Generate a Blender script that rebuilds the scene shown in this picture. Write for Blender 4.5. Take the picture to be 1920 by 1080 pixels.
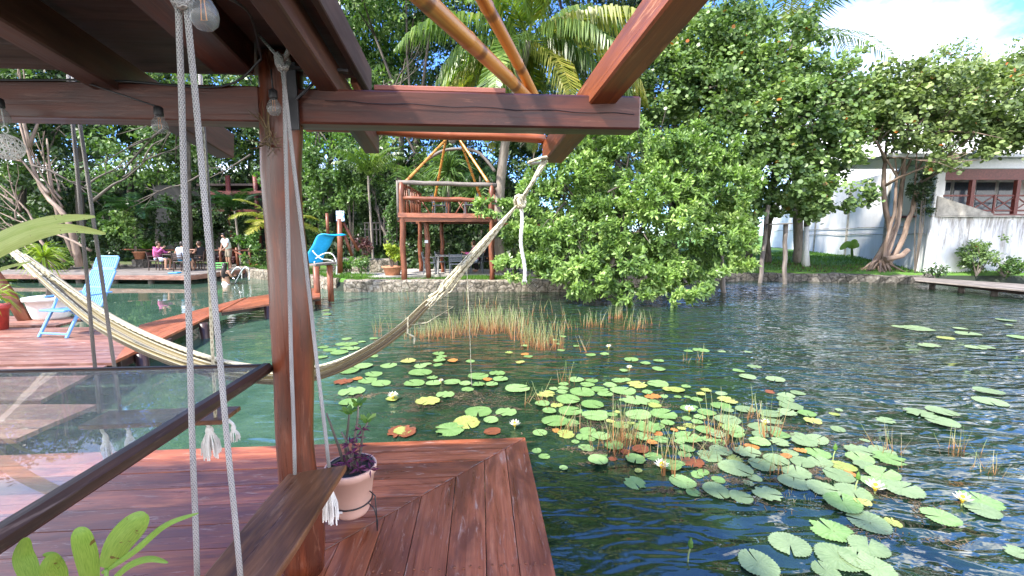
import bpy, bmesh, math, random
import numpy as np
from mathutils import Vector, Matrix
for o in list(bpy.data.objects): bpy.data.objects.remove(o, do_unlink=True)
SC = bpy.context.scene; COL = SC.collection
R = math.radians; PI = math.pi
random.seed(7); NR = np.random.default_rng(7)
# ------------------------------------------------------------------ camera
EYE = 2.0; F = 805.0/1920.0; PITCH = R(7.08)
cam = bpy.data.cameras.new('camera'); co = bpy.data.objects.new('camera', cam); COL.objects.link(co)
cam.sensor_width = 36; cam.lens = F*36; cam.clip_end = 3000; cam.clip_start = 0.05
co.location = (0, 0, EYE); co.rotation_euler = (R(90)-PITCH, 0, 0)
SC.camera = co
# ------------------------------------------------------------------ sky, sun, exposure
SUN_EL, SUN_AZ = 50.0, 238.0          # azimuth clockwise from +Y (sun behind the viewer, to the left)
W = bpy.data.worlds.new('World'); SC.world = W; W.use_nodes = True
nt = W.node_tree; nt.nodes.clear()
def N(nt, t, **kw):
    n = nt.nodes.new(t)
    for k, v in kw.items():
        if k in n.inputs: n.inputs[k].default_value = v
        else: setattr(n, k, v)
    return n
sky = N(nt, 'ShaderNodeTexSky'); sky.sky_type = 'NISHITA'; sky.sun_disc = False
sky.sun_elevation = R(SUN_EL); sky.sun_rotation = R(SUN_AZ); sky.air_density = 1.0; sky.dust_density = 0.0; sky.ozone_density = 3.0
tc = N(nt, 'ShaderNodeTexCoord'); mp = N(nt, 'ShaderNodeMapping'); mp.inputs['Scale'].default_value = (1, 1, 1.9); mp.inputs['Location'].default_value = (0.2, 2.6, 0.5)
nz = N(nt, 'ShaderNodeTexNoise'); nz.inputs['Scale'].default_value = 1.9; nz.inputs['Detail'].default_value = 9; nz.inputs['Roughness'].default_value = 0.56
rp = N(nt, 'ShaderNodeValToRGB'); rp.color_ramp.elements[0].position = 0.47; rp.color_ramp.elements[1].position = 0.60
mx = N(nt, 'ShaderNodeMix'); mx.data_type = 'RGBA'
bc = N(nt, 'ShaderNodeMix'); bc.data_type = 'RGBA'; bc.blend_type = 'MULTIPLY'; bc.inputs[0].default_value = 1.0; bc.inputs[7].default_value = (0.56, 0.80, 1.25, 1)
bg = N(nt, 'ShaderNodeBackground'); bg.inputs['Strength'].default_value = 0.15
ow = N(nt, 'ShaderNodeOutputWorld')
L = nt.links.new
L(tc.outputs['Generated'], mp.inputs['Vector']); L(mp.outputs[0], nz.inputs['Vector']); 
sx = N(nt, 'ShaderNodeSeparateXYZ'); L(tc.outputs['Generated'], sx.inputs[0])
ma = N(nt, 'ShaderNodeMath'); ma.operation = 'MULTIPLY_ADD'; L(sx.outputs['Z'], ma.inputs[0]); ma.inputs[1].default_value = -0.30; ma.inputs[2].default_value = 0.06
mb_ = N(nt, 'ShaderNodeMath'); mb_.operation = 'ADD'; L(ma.outputs[0], mb_.inputs[0]); 
dp_ = N(nt, 'ShaderNodeVectorMath'); dp_.operation = 'DOT_PRODUCT'; L(tc.outputs['Generated'], dp_.inputs[0]); dp_.inputs[1].default_value = (-0.62, -0.78, 0.0)  # unseen cloud mass behind and left of the viewer, added as neutral fill
mg_ = N(nt, 'ShaderNodeMath'); mg_.operation = 'MULTIPLY_ADD'; L(dp_.outputs['Value'], mg_.inputs[0]); mg_.inputs[1].default_value = 0.16; L(nz.outputs['Fac'], mg_.inputs[2])
mh_ = N(nt, 'ShaderNodeMath'); mh_.operation = 'ADD'; L(mg_.outputs[0], mh_.inputs[0]); mh_.inputs[1].default_value = 0.055; 
mr_ = N(nt, 'ShaderNodeMapRange'); mr_.inputs['From Min'].default_value = 0.42; mr_.inputs['From Max'].default_value = 0.64; mr_.inputs['To Max'].default_value = 0.22; L(sx.outputs['X'], mr_.inputs['Value'])
mi_ = N(nt, 'ShaderNodeMath'); mi_.operation = 'ADD'; L(mh_.outputs[0], mi_.inputs[0]); L(mr_.outputs[0], mi_.inputs[1]); L(mi_.outputs[0], mb_.inputs[1]); L(mb_.outputs[0], rp.inputs[0])
L(sky.outputs[0], bc.inputs[6]); L(bc.outputs[2], mx.inputs[6]); L(rp.outputs[0], mx.inputs[0]); rc_ = N(nt, 'ShaderNodeValToRGB'); rc_.color_ramp.elements[0].position = 0.50; rc_.color_ramp.elements[1].position = 0.72
rc_.color_ramp.elements[0].color = (0.62, 0.64, 0.70, 1); rc_.color_ramp.elements[1].color = (1, 1, 1, 1); L(mb_.outputs[0], rc_.inputs[0])
sc_ = N(nt, 'ShaderNodeVectorMath'); sc_.operation = 'SCALE'; L(rc_.outputs[0], sc_.inputs[0]); sc_.inputs['Scale'].default_value = 8.5; L(sc_.outputs[0], mx.inputs[7])
L(mx.outputs[2], bg.inputs['Color']); L(bg.outputs[0], ow.inputs[0])
sl = bpy.data.lights.new('sun', 'SUN'); so = bpy.data.objects.new('sun', sl); COL.objects.link(so)
sl.energy = 3.5; sl.angle = R(3); sl.color = (1.0, 0.95, 0.86)
sd = Vector((math.sin(R(SUN_AZ))*math.cos(R(SUN_EL)), math.cos(R(SUN_AZ))*math.cos(R(SUN_EL)), math.sin(R(SUN_EL))))
so.rotation_euler = sd.to_track_quat('Z', 'Y').to_euler(); so.location = (0, 0, 30)
SC.view_settings.view_transform = 'Standard'; SC.view_settings.look = 'None'; SC.view_settings.gamma = 1.0
SC.view_settings.exposure = 1.7
SC.render.engine = 'CYCLES'
try:
    SC.cycles.max_bounces = 8; SC.cycles.transparent_max_bounces = 12; SC.cycles.caustics_reflective = False; SC.cycles.caustics_refractive = False
except Exception: pass
# ------------------------------------------------------------------ measuring helpers (pixel of the 1920x1080 photo -> place)
cT, sT = math.cos(PITCH), math.sin(PITCH)
def ray(px, py):
    x = (px-960)/805.0; z = (py-540)/805.0
    return x, cT - z*sT, -(sT + z*cT)
def G(px, py, z=0.0):
    x, f, u = ray(px, py); s = (z-EYE)/u
    return Vector((x*s, f*s, z))
def A(px, py, Y):
    x, f, u = ray(px, py); s = Y/f
    return Vector((x*s, Y, EYE+u*s))
def mpp(Y): return Y/805.0
# ------------------------------------------------------------------ materials
def newmat(name):
    m = bpy.data.materials.new(name); m.use_nodes = True
    t = m.node_tree; p = t.nodes['Principled BSDF']; return m, t, p
def ramp(t, fac, stops):
    r = t.nodes.new('ShaderNodeValToRGB'); e = r.color_ramp.elements
    while len(e) < len(stops): e.new(0.5)
    for i, (p, c) in enumerate(stops): e[i].position = p; e[i].color = (*c, 1)
    t.links.new(fac, r.inputs[0]); return r.outputs[0]
def attr(t):
    a = t.nodes.new('ShaderNodeAttribute'); a.attribute_name = 'gc'; return a.outputs['Vector']
def mapv(t, v, s, loc=(0, 0, 0)):
    m = t.nodes.new('ShaderNodeMapping'); m.inputs['Scale'].default_value = s; m.inputs['Location'].default_value = loc
    t.links.new(v, m.inputs[0]); return m.outputs[0]
def noise(t, v, s, d=4, r=0.55, dist=0.0):
    n = t.nodes.new('ShaderNodeTexNoise'); n.inputs['Scale'].default_value = s; n.inputs['Detail'].default_value = d; n.inputs['Roughness'].default_value = r
    n.inputs['Distortion'].default_value = dist
    if v is not None: t.links.new(v, n.inputs['Vector'])
    return n.outputs['Fac']
def mixc(t, fac, a, b, mode='MIX'):
    m = t.nodes.new('ShaderNodeMix'); m.data_type = 'RGBA'; m.blend_type = mode
    for s, i in ((fac, 0), (a, 6), (b, 7)):
        if isinstance(s, (int, float)): m.inputs[i].default_value = s
        elif isinstance(s, tuple): m.inputs[i].default_value = (*s, 1)
        else: t.links.new(s, m.inputs[i])
    return m.outputs[2]
def math_(t, op, a, b=0.0):
    m = t.nodes.new('ShaderNodeMath'); m.operation = op
    for s, i in ((a, 0), (b, 1)):
        if isinstance(s, (int, float)): m.inputs[i].default_value = s
        else: t.links.new(s, m.inputs[i])
    return m.outputs[0]
def bump(t, p, h, strength, dist=0.01):
    b = t.nodes.new('ShaderNodeBump'); b.inputs['Strength'].default_value = strength; b.inputs['Distance'].default_value = dist
    t.links.new(h, b.inputs['Height']); t.links.new(b.outputs[0], p.inputs['Normal'])
def geo(t, k):
    g = t.nodes.new('ShaderNodeNewGeometry'); return g.outputs[k]
def wood(name, dark, mid, light, rough=0.42, wear=None, scratch=0.0, spec=0.5, var=0.35, gs=1.0):
    m, t, p = newmat(name); v = attr(t)
    g1 = noise(t, mapv(t, v, (1.6*gs, 26*gs, 26*gs)), 1.0, 6, 0.62, 0.6)
    g2 = noise(t, mapv(t, v, (5*gs, 130*gs, 130*gs)), 1.0, 3, 0.6)
    f = math_(t, 'ADD', math_(t, 'MULTIPLY', g1, 0.75), math_(t, 'MULTIPLY', g2, 0.25))
    c = ramp(t, f, [(0.26, dark), (0.5, mid), (0.74, light)])
    isl = geo(t, 'Random Per Island')
    c = mixc(t, 1.0, c, ramp(t, isl, [(0, (1-var,)*3), (1, (1+var*0.6,)*3)]), 'MULTIPLY')
    big = noise(t, mapv(t, v, (0.9, 3, 3)), 2.2, 4, 0.6, 0.5)
    c = mixc(t, ramp(t, big, [(0.44, (0, 0, 0)), (0.62, (0.75, 0.75, 0.75))]), c, dark)
    if wear:
        w = noise(t, mapv(t, v, (2.2, 16, 16), (3, 1, 0)), 1.7, 8, 0.72, 0.8)
        c = mixc(t, ramp(t, w, [(0.57, (0, 0, 0)), (0.70, (1, 1, 1))]), c, wear)
    t.links.new(c, p.inputs['Base Color'])
    t.links.new(ramp(t, g1, [(0.3, (rough*0.75,)*3), (0.7, (min(1, rough*1.35),)*3)]), p.inputs['Roughness'])
    p.inputs['Specular IOR Level'].default_value = spec
    bump(t, p, f, 0.45, 0.004)
    return m
def plain(name, c, rough=0.5, metal=0.0, nscale=14, amt=0.18, spec=0.5, bumpy=0.1):
    m, t, p = newmat(name); tcn = t.nodes.new('ShaderNodeTexCoord')
    n = noise(t, tcn.outputs['Object'], nscale, 5, 0.6)
    c1 = tuple(x*(1-amt) for x in c); c2 = tuple(min(1, x*(1+amt)) for x in c)
    t.links.new(ramp(t, n, [(0.35, c1), (0.65, c2)]), p.inputs['Base Color'])
    p.inputs['Roughness'].default_value = rough; p.inputs['Metallic'].default_value = metal; p.inputs['Specular IOR Level'].default_value = spec
    if bumpy: bump(t, p, n, bumpy, 0.01)
    return m
def leafmat(name, c1, c2, c3=None, trans=0.35, rough=0.42, nsc=0.7, rare=None):
    m, t, p = newmat(name); isl = geo(t, 'Random Per Island'); pos = geo(t, 'Position')
    n = noise(t, pos, nsc, 3, 0.6)
    f = math_(t, 'ADD', math_(t, 'MULTIPLY', isl, 0.40), math_(t, 'MULTIPLY', ramp(t, n, [(0.32, (0, 0, 0)), (0.68, (1, 1, 1))]), 0.50))
    st = [(0.2, c1), (0.62, c2)] + ([(0.86, c3)] if c3 else [])
    c = ramp(t, f, st)
    if rare: c = mixc(t, ramp(t, isl, [(0.0, (1, 1, 1)), (0.003, (1, 1, 1)), (0.005, (0, 0, 0))]), c, rare)
    t.links.new(c, p.inputs['Base Color']); p.inputs['Roughness'].default_value = rough; p.inputs['Specular IOR Level'].default_value = 0.45
    tr = t.nodes.new('ShaderNodeBsdfTranslucent'); t.links.new(mixc(t, 1.0, c, (1.0, 1.15, 0.45), 'MULTIPLY'), tr.inputs['Color'])
    ms = t.nodes.new('ShaderNodeMixShader'); ms.inputs[0].default_value = trans
    out = t.nodes['Material Output']
    t.links.new(p.outputs[0], ms.inputs[1]); t.links.new(tr.outputs[0], ms.inputs[2]); t.links.new(ms.outputs[0], out.inputs[0])
    return m
M = {}
M['deck'] = wood('deck_wood', (0.13, 0.035, 0.019), (0.36, 0.102, 0.046), (0.54, 0.205, 0.10), 0.32, (0.50, 0.32, 0.25), spec=0.7)
M['deckold'] = wood('old_deck_wood', (0.13, 0.055, 0.045), (0.30, 0.14, 0.105), (0.44, 0.25, 0.19), 0.38, (0.55, 0.45, 0.40))
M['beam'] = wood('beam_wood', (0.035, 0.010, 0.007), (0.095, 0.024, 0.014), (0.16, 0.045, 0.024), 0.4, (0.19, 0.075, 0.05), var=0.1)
M['beamlit'] = wood('lit_beam_wood', (0.11, 0.028, 0.012), (0.26, 0.072, 0.026), (0.42, 0.13, 0.04), 0.36, (0.45, 0.2, 0.1), var=0.1)  # brighter orange copy of the beam wood; the sunlight is in the colour
M['rafter'] = wood('rafter_wood', (0.035, 0.014, 0.010), (0.085, 0.034, 0.022), (0.15, 0.066, 0.045), 0.5, var=0.1)
M['post'] = wood('post_wood', (0.05, 0.013, 0.007), (0.155, 0.036, 0.014), (0.28, 0.075, 0.028), 0.30, (0.26, 0.11, 0.07), var=0.1, spec=0.6)
M['roof'] = wood('roof_board', (0.035, 0.020, 0.017), (0.07, 0.042, 0.036), (0.12, 0.082, 0.07), 0.75, var=0.2)
M['seat'] = wood('swing_seat_wood', (0.045, 0.018, 0.010), (0.19, 0.078, 0.035), (0.36, 0.17, 0.085), 0.34, (0.3, 0.16, 0.09), var=0.1)
M['rail'] = wood('counter_rail_wood', (0.020, 0.010, 0.009), (0.05, 0.024, 0.020), (0.10, 0.055, 0.045), 0.38, (0.17, 0.12, 0.11), var=0.1)
M['grey'] = wood('grey_wood', (0.10, 0.085, 0.075), (0.21, 0.18, 0.16), (0.38, 0.34, 0.31), 0.75)
M['redpole'] = wood('red_pole_wood', (0.10, 0.028, 0.014), (0.24, 0.075, 0.035), (0.36, 0.14, 0.07), 0.45)
M['tile'] = wood('painted_board', (0.30, 0.10, 0.07), (0.42, 0.15, 0.11), (0.50, 0.19, 0.14), 0.55, var=0.05)
M['bark'] = wood('bark', (0.045, 0.036, 0.029), (0.12, 0.098, 0.08), (0.23, 0.195, 0.165), 0.85, gs=0.35)
M['barkred'] = wood('reddish_bark', (0.12, 0.08, 0.06), (0.28, 0.20, 0.155), (0.44, 0.36, 0.30), 0.8, gs=0.35)
M['palmbark'] = wood('palm_bark', (0.16, 0.13, 0.105), (0.30, 0.255, 0.215), (0.42, 0.38, 0.33), 0.85, gs=0.4)
def bamboo():
    m, t, p = newmat('bamboo'); v = attr(t)
    g1 = noise(t, mapv(t, v, (1.2, 30, 30)), 1.0, 5, 0.6)
    c = ramp(t, g1, [(0.3, (0.30, 0.105, 0.020)), (0.5, (0.50, 0.22, 0.045)), (0.72, (0.60, 0.33, 0.09))])
    w = t.nodes.new('ShaderNodeTexWave'); w.bands_direction = 'X'; w.inputs['Scale'].default_value = 0.75; w.inputs['Distortion'].default_value = 0.2
    t.links.new(v, w.inputs['Vector'])
    c = mixc(t, ramp(t, w.outputs['Fac'], [(0.955, (0, 0, 0)), (0.995, (0.8, 0.8, 0.8))]), c, (0.12, 0.045, 0.015))
    t.links.new(c, p.inputs['Base Color']); p.inputs['Roughness'].default_value = 0.3
    bump(t, p, g1, 0.2, 0.003); return m
M['bamboo'] = bamboo()
M['bamboored'] = wood('red_bamboo', (0.17, 0.04, 0.012), (0.34, 0.09, 0.03), (0.5, 0.2, 0.08), 0.35)
def rope(name, c, c2, sc=150):
    m, t, p = newmat(name); v = attr(t)
    w = t.nodes.new('ShaderNodeTexWave'); w.bands_direction = 'DIAGONAL'; w.inputs['Scale'].default_value = sc/6.28; w.inputs['Distortion'].default_value = 1.5; w.inputs['Detail'].default_value = 1
    t.links.new(mapv(t, v, (1, 1.6, 1.6)), w.inputs['Vector'])
    w2 = t.nodes.new('ShaderNodeTexWave'); w2.bands_direction = 'DIAGONAL'; w2.inputs['Scale'].default_value = sc/6.28; w2.inputs['Distortion'].default_value = 1.0
    t.links.new(mapv(t, v, (1, -1.6, -1.6), (0.01, 0, 0)), w2.inputs['Vector'])
    bw_ = math_(t, 'MAXIMUM', w.outputs['Fac'], w2.outputs['Fac'])
    c_ = mixc(t, ramp(t, bw_, [(0.25, (0, 0, 0)), (0.8, (1, 1, 1))]), c2, c)
    n = noise(t, mapv(t, v, (1.2, 1, 1)), 2.0, 3, .6)
    c_ = mixc(t, ramp(t, n, [(0.4, (0, 0, 0)), (0.7, (0.55, 0.55, 0.55))]), c_, c2)
    t.links.new(c_, p.inputs['Base Color']); p.inputs['Roughness'].default_value = 0.85
    bump(t, p, bw_, 0.9, 0.003); return m
M['rope'] = rope('white_rope', (0.56, 0.55, 0.56), (0.23, 0.22, 0.235), 330)
M['ropeg'] = rope('grey_rope', (0.34, 0.32, 0.31), (0.09, 0.085, 0.085), 330)
M['ropec'] = rope('cream_rope', (0.72, 0.68, 0.52), (0.42, 0.38, 0.26), 90)
M['tassel'] = plain('tassel_cotton', (0.74, 0.73, 0.72), 0.9)
M['black'] = plain('black_rubber_and_shade', (0.015, 0.015, 0.017), 0.5)
M['metal'] = plain('dark_metal', (0.05, 0.05, 0.055), 0.45, 0.6)
M['steel'] = plain('steel', (0.7, 0.72, 0.75), 0.25, 0.9, bumpy=0.0)
M['white'] = plain('white_plastic', (0.78, 0.78, 0.78), 0.5, amt=0.06)
M['blue'] = plain('light_blue_plastic', (0.13, 0.31, 0.60), 0.45, amt=0.07)
M['bluebright'] = plain('bright_blue_plastic', (0.012, 0.36, 0.72), 0.4, amt=0.1)
M['pinkpot'] = plain('pink_clay_plastic', (0.66, 0.42, 0.36), 0.5, amt=0.06, nscale=5)
M['terracotta'] = plain('terracotta', (0.50, 0.22, 0.12), 0.8)
M['redpot'] = plain('red_pot', (0.45, 0.06, 0.05), 0.5)
M['soil'] = plain('soil', (0.06, 0.04, 0.028), 0.95, nscale=60, amt=0.5, bumpy=0.8)
M['skin'] = plain('skin', (0.50, 0.28, 0.19), 0.55, amt=0.05)
M['skin2'] = plain('skin_tan', (0.40, 0.21, 0.14), 0.55, amt=0.05)
M['hair'] = plain('dark_hair', (0.018, 0.012, 0.010), 0.45)
M['hairb'] = plain('brown_hair', (0.07, 0.035, 0.02), 0.5)
M['pink'] = plain('pink_cloth', (0.55, 0.12, 0.30), 0.85)
M['wcloth'] = plain('white_cloth', (0.82, 0.83, 0.86), 0.85, amt=0.05)
M['lcloth'] = plain('pale_blue_cloth', (0.52, 0.60, 0.75), 0.85)
M['bcloth'] = plain('black_cloth', (0.02, 0.018, 0.02), 0.85)
M['khaki'] = plain('khaki_cloth', (0.26, 0.21, 0.16), 0.85)
M['green'] = plain('green_plastic', (0.10, 0.42, 0.10), 0.4)
M['greyplastic'] = plain('grey_plastic', (0.10, 0.115, 0.14), 0.45)
M['tabletop'] = plain('pale_table', (0.40, 0.38, 0.37), 0.5)
M['concrete'] = plain('concrete', (0.42, 0.39, 0.35), 0.9, nscale=4, amt=0.3, bumpy=0.4)
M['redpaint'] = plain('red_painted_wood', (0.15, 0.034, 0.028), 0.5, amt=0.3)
M['darkglass'] = plain('dark_window_glass', (0.09, 0.12, 0.17), 0.06, amt=0.2, bumpy=0)
M['roofwhite'] = plain('white_roof', (0.80, 0.80, 0.82), 0.6, amt=0.08)
def stonemat(name, a, b, c, s=4.5):
    m, t, p = newmat(name); pos = geo(t, 'Position')
    v = t.nodes.new('ShaderNodeTexVoronoi'); v.feature = 'DISTANCE_TO_EDGE'; v.inputs['Scale'].default_value = s
    n = noise(t, pos, 9, 6, 0.65); t.links.new(mixc(t, 0.12, pos, n), v.inputs['Vector'])
    c1 = ramp(t, n, [(0.3, a), (0.5, b), (0.7, c)])
    c1 = mixc(t, ramp(t, v.outputs['Distance'], [(0.0, (1, 1, 1)), (0.07, (0, 0, 0))]), c1, tuple(x*0.35 for x in a))
    t.links.new(c1, p.inputs['Base Color']); p.inputs['Roughness'].default_value = 0.9
    bump(t, p, math_(t, 'ADD', v.outputs['Distance'], n), 0.8, 0.06); return m
M['stone'] = stonemat('shore_stone', (0.10, 0.085, 0.06), (0.26, 0.22, 0.17), (0.44, 0.40, 0.34))
M['darkstone'] = stonemat('dark_bank_stone', (0.05, 0.045, 0.035), (0.13, 0.115, 0.095), (0.26, 0.24, 0.21), 3.0)
def wallmat():
    m, t, p = newmat('stained_white_wall'); pos = geo(t, 'Position')
    n = noise(t, mapv(t, pos, (1.2, 1.2, 0.35)), 1.1, 7, 0.7, 0.3)
    sp = t.nodes.new('ShaderNodeSeparateXYZ'); t.links.new(pos, sp.inputs[0])
    c = ramp(t, n, [(0.40, (0.86, 0.85, 0.86)), (0.62, (0.76, 0.75, 0.76)), (0.74, (0.5, 0.48, 0.45))])
    n2 = noise(t, mapv(t, pos, (3.2, 3.2, 0.45)), 1.6, 8, 0.75, 0.5)
    up_ = ramp(t, math_(t, 'MULTIPLY', sp.outputs['Z'], 0.36), [(0.35, (0,)*3), (0.95, (0.16,)*3)])
    n2 = math_(t, 'ADD', n2, math_(t, 'SUBTRACT', up_, 0.09))
    near = math_(t, 'MULTIPLY', math_(t, 'LESS_THAN', sp.outputs['Y'], 18.75), math_(t, 'LESS_THAN', sp.outputs['Z'], 2.78))
    st = math_(t, 'MULTIPLY', near, ramp(t, n2, [(0.52, (0, 0, 0)), (0.66, (0.8, 0.8, 0.8))]))
    c = mixc(t, st, c, (0.20, 0.165, 0.14))
    t.links.new(c, p.inputs['Base Color']); p.inputs['Roughness'].default_value = 0.85; bump(t, p, n2, 0.25, 0.02); return m
M['wall'] = wallmat()
def groundmat():
    m, t, p = newmat('ground_soil_grass'); pos = geo(t, 'Position')
    n = noise(t, pos, 0.8, 6, 0.65); n2 = noise(t, pos, 25, 5, 0.7)
    g = ramp(t, n2, [(0.3, (0.045, 0.11, 0.015)), (0.55, (0.10, 0.22, 0.03)), (0.75, (0.17, 0.30, 0.05))])
    d = ramp(t, n2, [(0.3, (0.05, 0.035, 0.022)), (0.6, (0.13, 0.095, 0.065)), (0.8, (0.22, 0.17, 0.12))])
    sp = t.nodes.new('ShaderNodeSeparateXYZ'); t.links.new(pos, sp.inputs[0])
    lawn = math_(t, 'GREATER_THAN', sp.outputs['X'], 5.0)
    under = math_(t, 'LESS_THAN', sp.outputs['Z'], 0.3)
    f = ramp(t, n, [(0.42, (0, 0, 0)), (0.5, (0.7, 0.7, 0.7))])
    f = math_(t, 'MULTIPLY', f, math_(t, 'SUBTRACT', 1.0, lawn))
    c = mixc(t, f, g, d); c = mixc(t, under, c, (0.02, 0.03, 0.018))
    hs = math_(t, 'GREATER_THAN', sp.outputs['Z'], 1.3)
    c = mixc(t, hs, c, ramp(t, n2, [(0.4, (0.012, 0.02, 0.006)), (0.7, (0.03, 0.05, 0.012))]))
    t.links.new(c, p.inputs['Base Color']); p.inputs['Roughness'].default_value = 0.95; bump(t, p, n2, 0.6, 0.05); return m
M['ground'] = groundmat()
def watermat():
    m, t, p = newmat('lake_water'); pos = geo(t, 'Position')
    sp = t.nodes.new('ShaderNodeSeparateXYZ'); t.links.new(pos, sp.inputs[0])
    # shallow pale-bottomed channel to the left, dark weed bed in front and to the right
    n = noise(t, mapv(t, pos, (0.5, 0.35, 1)), 1.1, 5, 0.6, 0.4)
    e = math_(t, 'ADD', math_(t, 'ADD', sp.outputs['X'], math_(t, 'MULTIPLY', sp.outputs['Y'], 0.12)), math_(t, 'MULTIPLY', n, 2.2))
    sh = ramp(t, math_(t, 'MULTIPLY', math_(t, 'ADD', e, -0.6), -0.5), [(0.0, (0, 0, 0)), (0.75, (1, 1, 1))])
    nd = noise(t, pos, 2.2, 6, 0.7)
    shallow = ramp(t, nd, [(0.3, (0.028, 0.070, 0.046)), (0.7, (0.070, 0.132, 0.092))])
    deep = ramp(t, nd, [(0.35, (0.006, 0.017, 0.009)), (0.7, (0.018, 0.042, 0.022))])
    c = mixc(t, sh, deep, shallow)
    t.links.new(c, p.inputs['Base Color']); p.inputs['Roughness'].default_value = 0.012; p.inputs['IOR'].default_value = 1.7
    p.inputs['Specular IOR Level'].default_value = 0.95
    warp = math_(t, 'ADD', math_(t, 'MULTIPLY', sp.outputs['Y'], 0.75), math_(t, 'MULTIPLY', sp.outputs['X'], 1.1))
    a = noise(t, mapv(t, pos, (0.5, 1.0, 1)), 0.5, 1, 0.35, 0.5)
    b = noise(t, mapv(t, pos, (0.8, 2.2, 1), (5, 2, 0)), 2.4, 2, 0.5, 0.5)
    c3_ = noise(t, mapv(t, pos, (1.2, 2.4, 1), (1, 7, 0)), 9.0, 2, 0.5, 0.2)
    wind = noise(t, mapv(t, pos, (0.3, 0.3, 1), (9, 3, 0)), 1.0, 3, 0.6)
    far = ramp(t, math_(t, 'MULTIPLY_ADD', warp, 0.055), [(0.42, (0.02, 0.02, 0.02)), (0.54, (0.35, 0.35, 0.35)), (0.68, (1.7, 1.7, 1.7)), (1.0, (3.6, 3.6, 3.6))])
    wf_ = ramp(t, wind, [(0.35, (0.35, 0.35, 0.35)), (0.65, (1.3, 1.3, 1.3))])
    h = math_(t, 'ADD', math_(t, 'MULTIPLY', a, 0.27), math_(t, 'MULTIPLY', math_(t, 'MULTIPLY', math_(t, 'ADD', b, math_(t, 'MULTIPLY', c3_, 0.05)), 0.62), math_(t, 'MULTIPLY', far, wf_)))
    bump(t, p, h, 1.0, 0.07); return m
M['water'] = watermat()
def glassmat(name, tint=(0.93, 0.97, 0.95), rough=0.0, dirt_and_sheen=True):
    m, t, p = newmat(name); out = t.nodes['Material Output']
    tr = t.nodes.new('ShaderNodeBsdfTransparent'); tr.inputs[0].default_value = (*tint, 1)
    gl = t.nodes.new('ShaderNodeBsdfGlossy'); gl.inputs['Roughness'].default_value = rough
    fr = t.nodes.new('ShaderNodeFresnel'); fr.inputs['IOR'].default_value = 1.5
    ms = t.nodes.new('ShaderNodeMixShader')
    t.links.new(math_(t, 'MULTIPLY', fr.outputs[0], math_(t, 'SUBTRACT', 1.0, geo(t, 'Backfacing'))), ms.inputs[0]); t.links.new(tr.outputs[0], ms.inputs[1]); t.links.new(gl.outputs[0], ms.inputs[2])
    res = ms.outputs[0]
    if dirt_and_sheen:
        df = t.nodes.new('ShaderNodeBsdfDiffuse'); df.inputs[0].default_value = (0.6, 0.62, 0.63, 1)
        n = noise(t, geo(t, 'Position'), 9, 7, 0.75, 0.6); n2 = noise(t, geo(t, 'Position'), 2.0, 3, 0.6)
        m2 = t.nodes.new('ShaderNodeMixShader')
        f = math_(t, 'ADD', ramp(t, n, [(0.5, (0.09,)*3), (0.66, (0.20,)*3), (0.78, (0.5,)*3)]), math_(t, 'MULTIPLY', n2, 0.10))  # patchy dirt over an even pale veil that stands in for reflected sky
        t.links.new(f, m2.inputs[0]); t.links.new(res, m2.inputs[1]); t.links.new(df.outputs[0], m2.inputs[2]); res = m2.outputs[0]
    t.links.new(res, out.inputs[0]); return m
M['glass'] = glassmat('counter_glass', (0.90, 0.94, 0.92))
M['bulb'] = glassmat('bulb_glass', (0.80, 0.82, 0.84), 0.03, True)
M['filament'] = plain('warm_filament', (0.9, 0.35, 0.08), 0.4)
M['ball'] = plain('white_wire', (0.9, 0.9, 0.9), 0.6)
def hammockmat():
    m, t, p = newmat('striped_hammock_cloth'); v = attr(t); sp = t.nodes.new('ShaderNodeSeparateXYZ'); t.links.new(v, sp.inputs[0])
    fr = math_(t, 'FRACT', math_(t, 'MULTIPLY', sp.outputs['Y'], 3.0))
    c = ramp(t, fr, [(0.0, (0.42, 0.37, 0.25)), (0.16, (0.26, 0.20, 0.08)), (0.28, (0.24, 0.19, 0.08)), (0.33, (0.62, 0.60, 0.52)), (0.42, (0.33, 0.28, 0.17)), (0.52, (0.05, 0.04, 0.035)), (0.62, (0.36, 0.29, 0.17)), (0.78, (0.09, 0.07, 0.055)), (0.9, (0.52, 0.48, 0.38))])
    n = noise(t, mapv(t, v, (60, 40, 40)), 2, 3, 0.6)
    c = mixc(t, 0.22, c, ramp(t, n, [(0.3, (0.10, 0.08, 0.05)), (0.7, (0.5, 0.46, 0.36))]))
    t.links.new(c, p.inputs['Base Color']); p.inputs['Roughness'].default_value = 0.9; bump(t, p, n, 0.4, 0.004); return m
M['hammock'] = hammockmat()
M['l_near'] = leafmat('bright_leaf', (0.09, 0.17, 0.045), (0.29, 0.44, 0.115), (0.58, 0.70, 0.27), 0.35, 0.36, 0.9)
M['l_grape'] = leafmat('round_leaf', (0.07, 0.13, 0.045), (0.22, 0.33, 0.105), (0.44, 0.55, 0.22), 0.3, 0.38, 0.7, (0.45, 0.12, 0.02))
M['l_grape2'] = leafmat('olive_round_leaf', (0.10, 0.15, 0.05), (0.26, 0.34, 0.12), (0.46, 0.52, 0.23), 0.3, 0.42, 0.7, (0.5, 0.13, 0.02))
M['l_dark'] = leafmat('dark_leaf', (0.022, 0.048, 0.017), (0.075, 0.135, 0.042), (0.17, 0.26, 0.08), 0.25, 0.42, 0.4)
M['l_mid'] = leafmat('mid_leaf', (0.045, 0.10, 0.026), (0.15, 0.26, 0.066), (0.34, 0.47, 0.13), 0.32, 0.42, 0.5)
M['l_pale'] = leafmat('pale_leaf', (0.06, 0.15, 0.03), (0.16, 0.32, 0.06), (0.34, 0.50, 0.13), 0.4, 0.45, 0.6)
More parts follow.
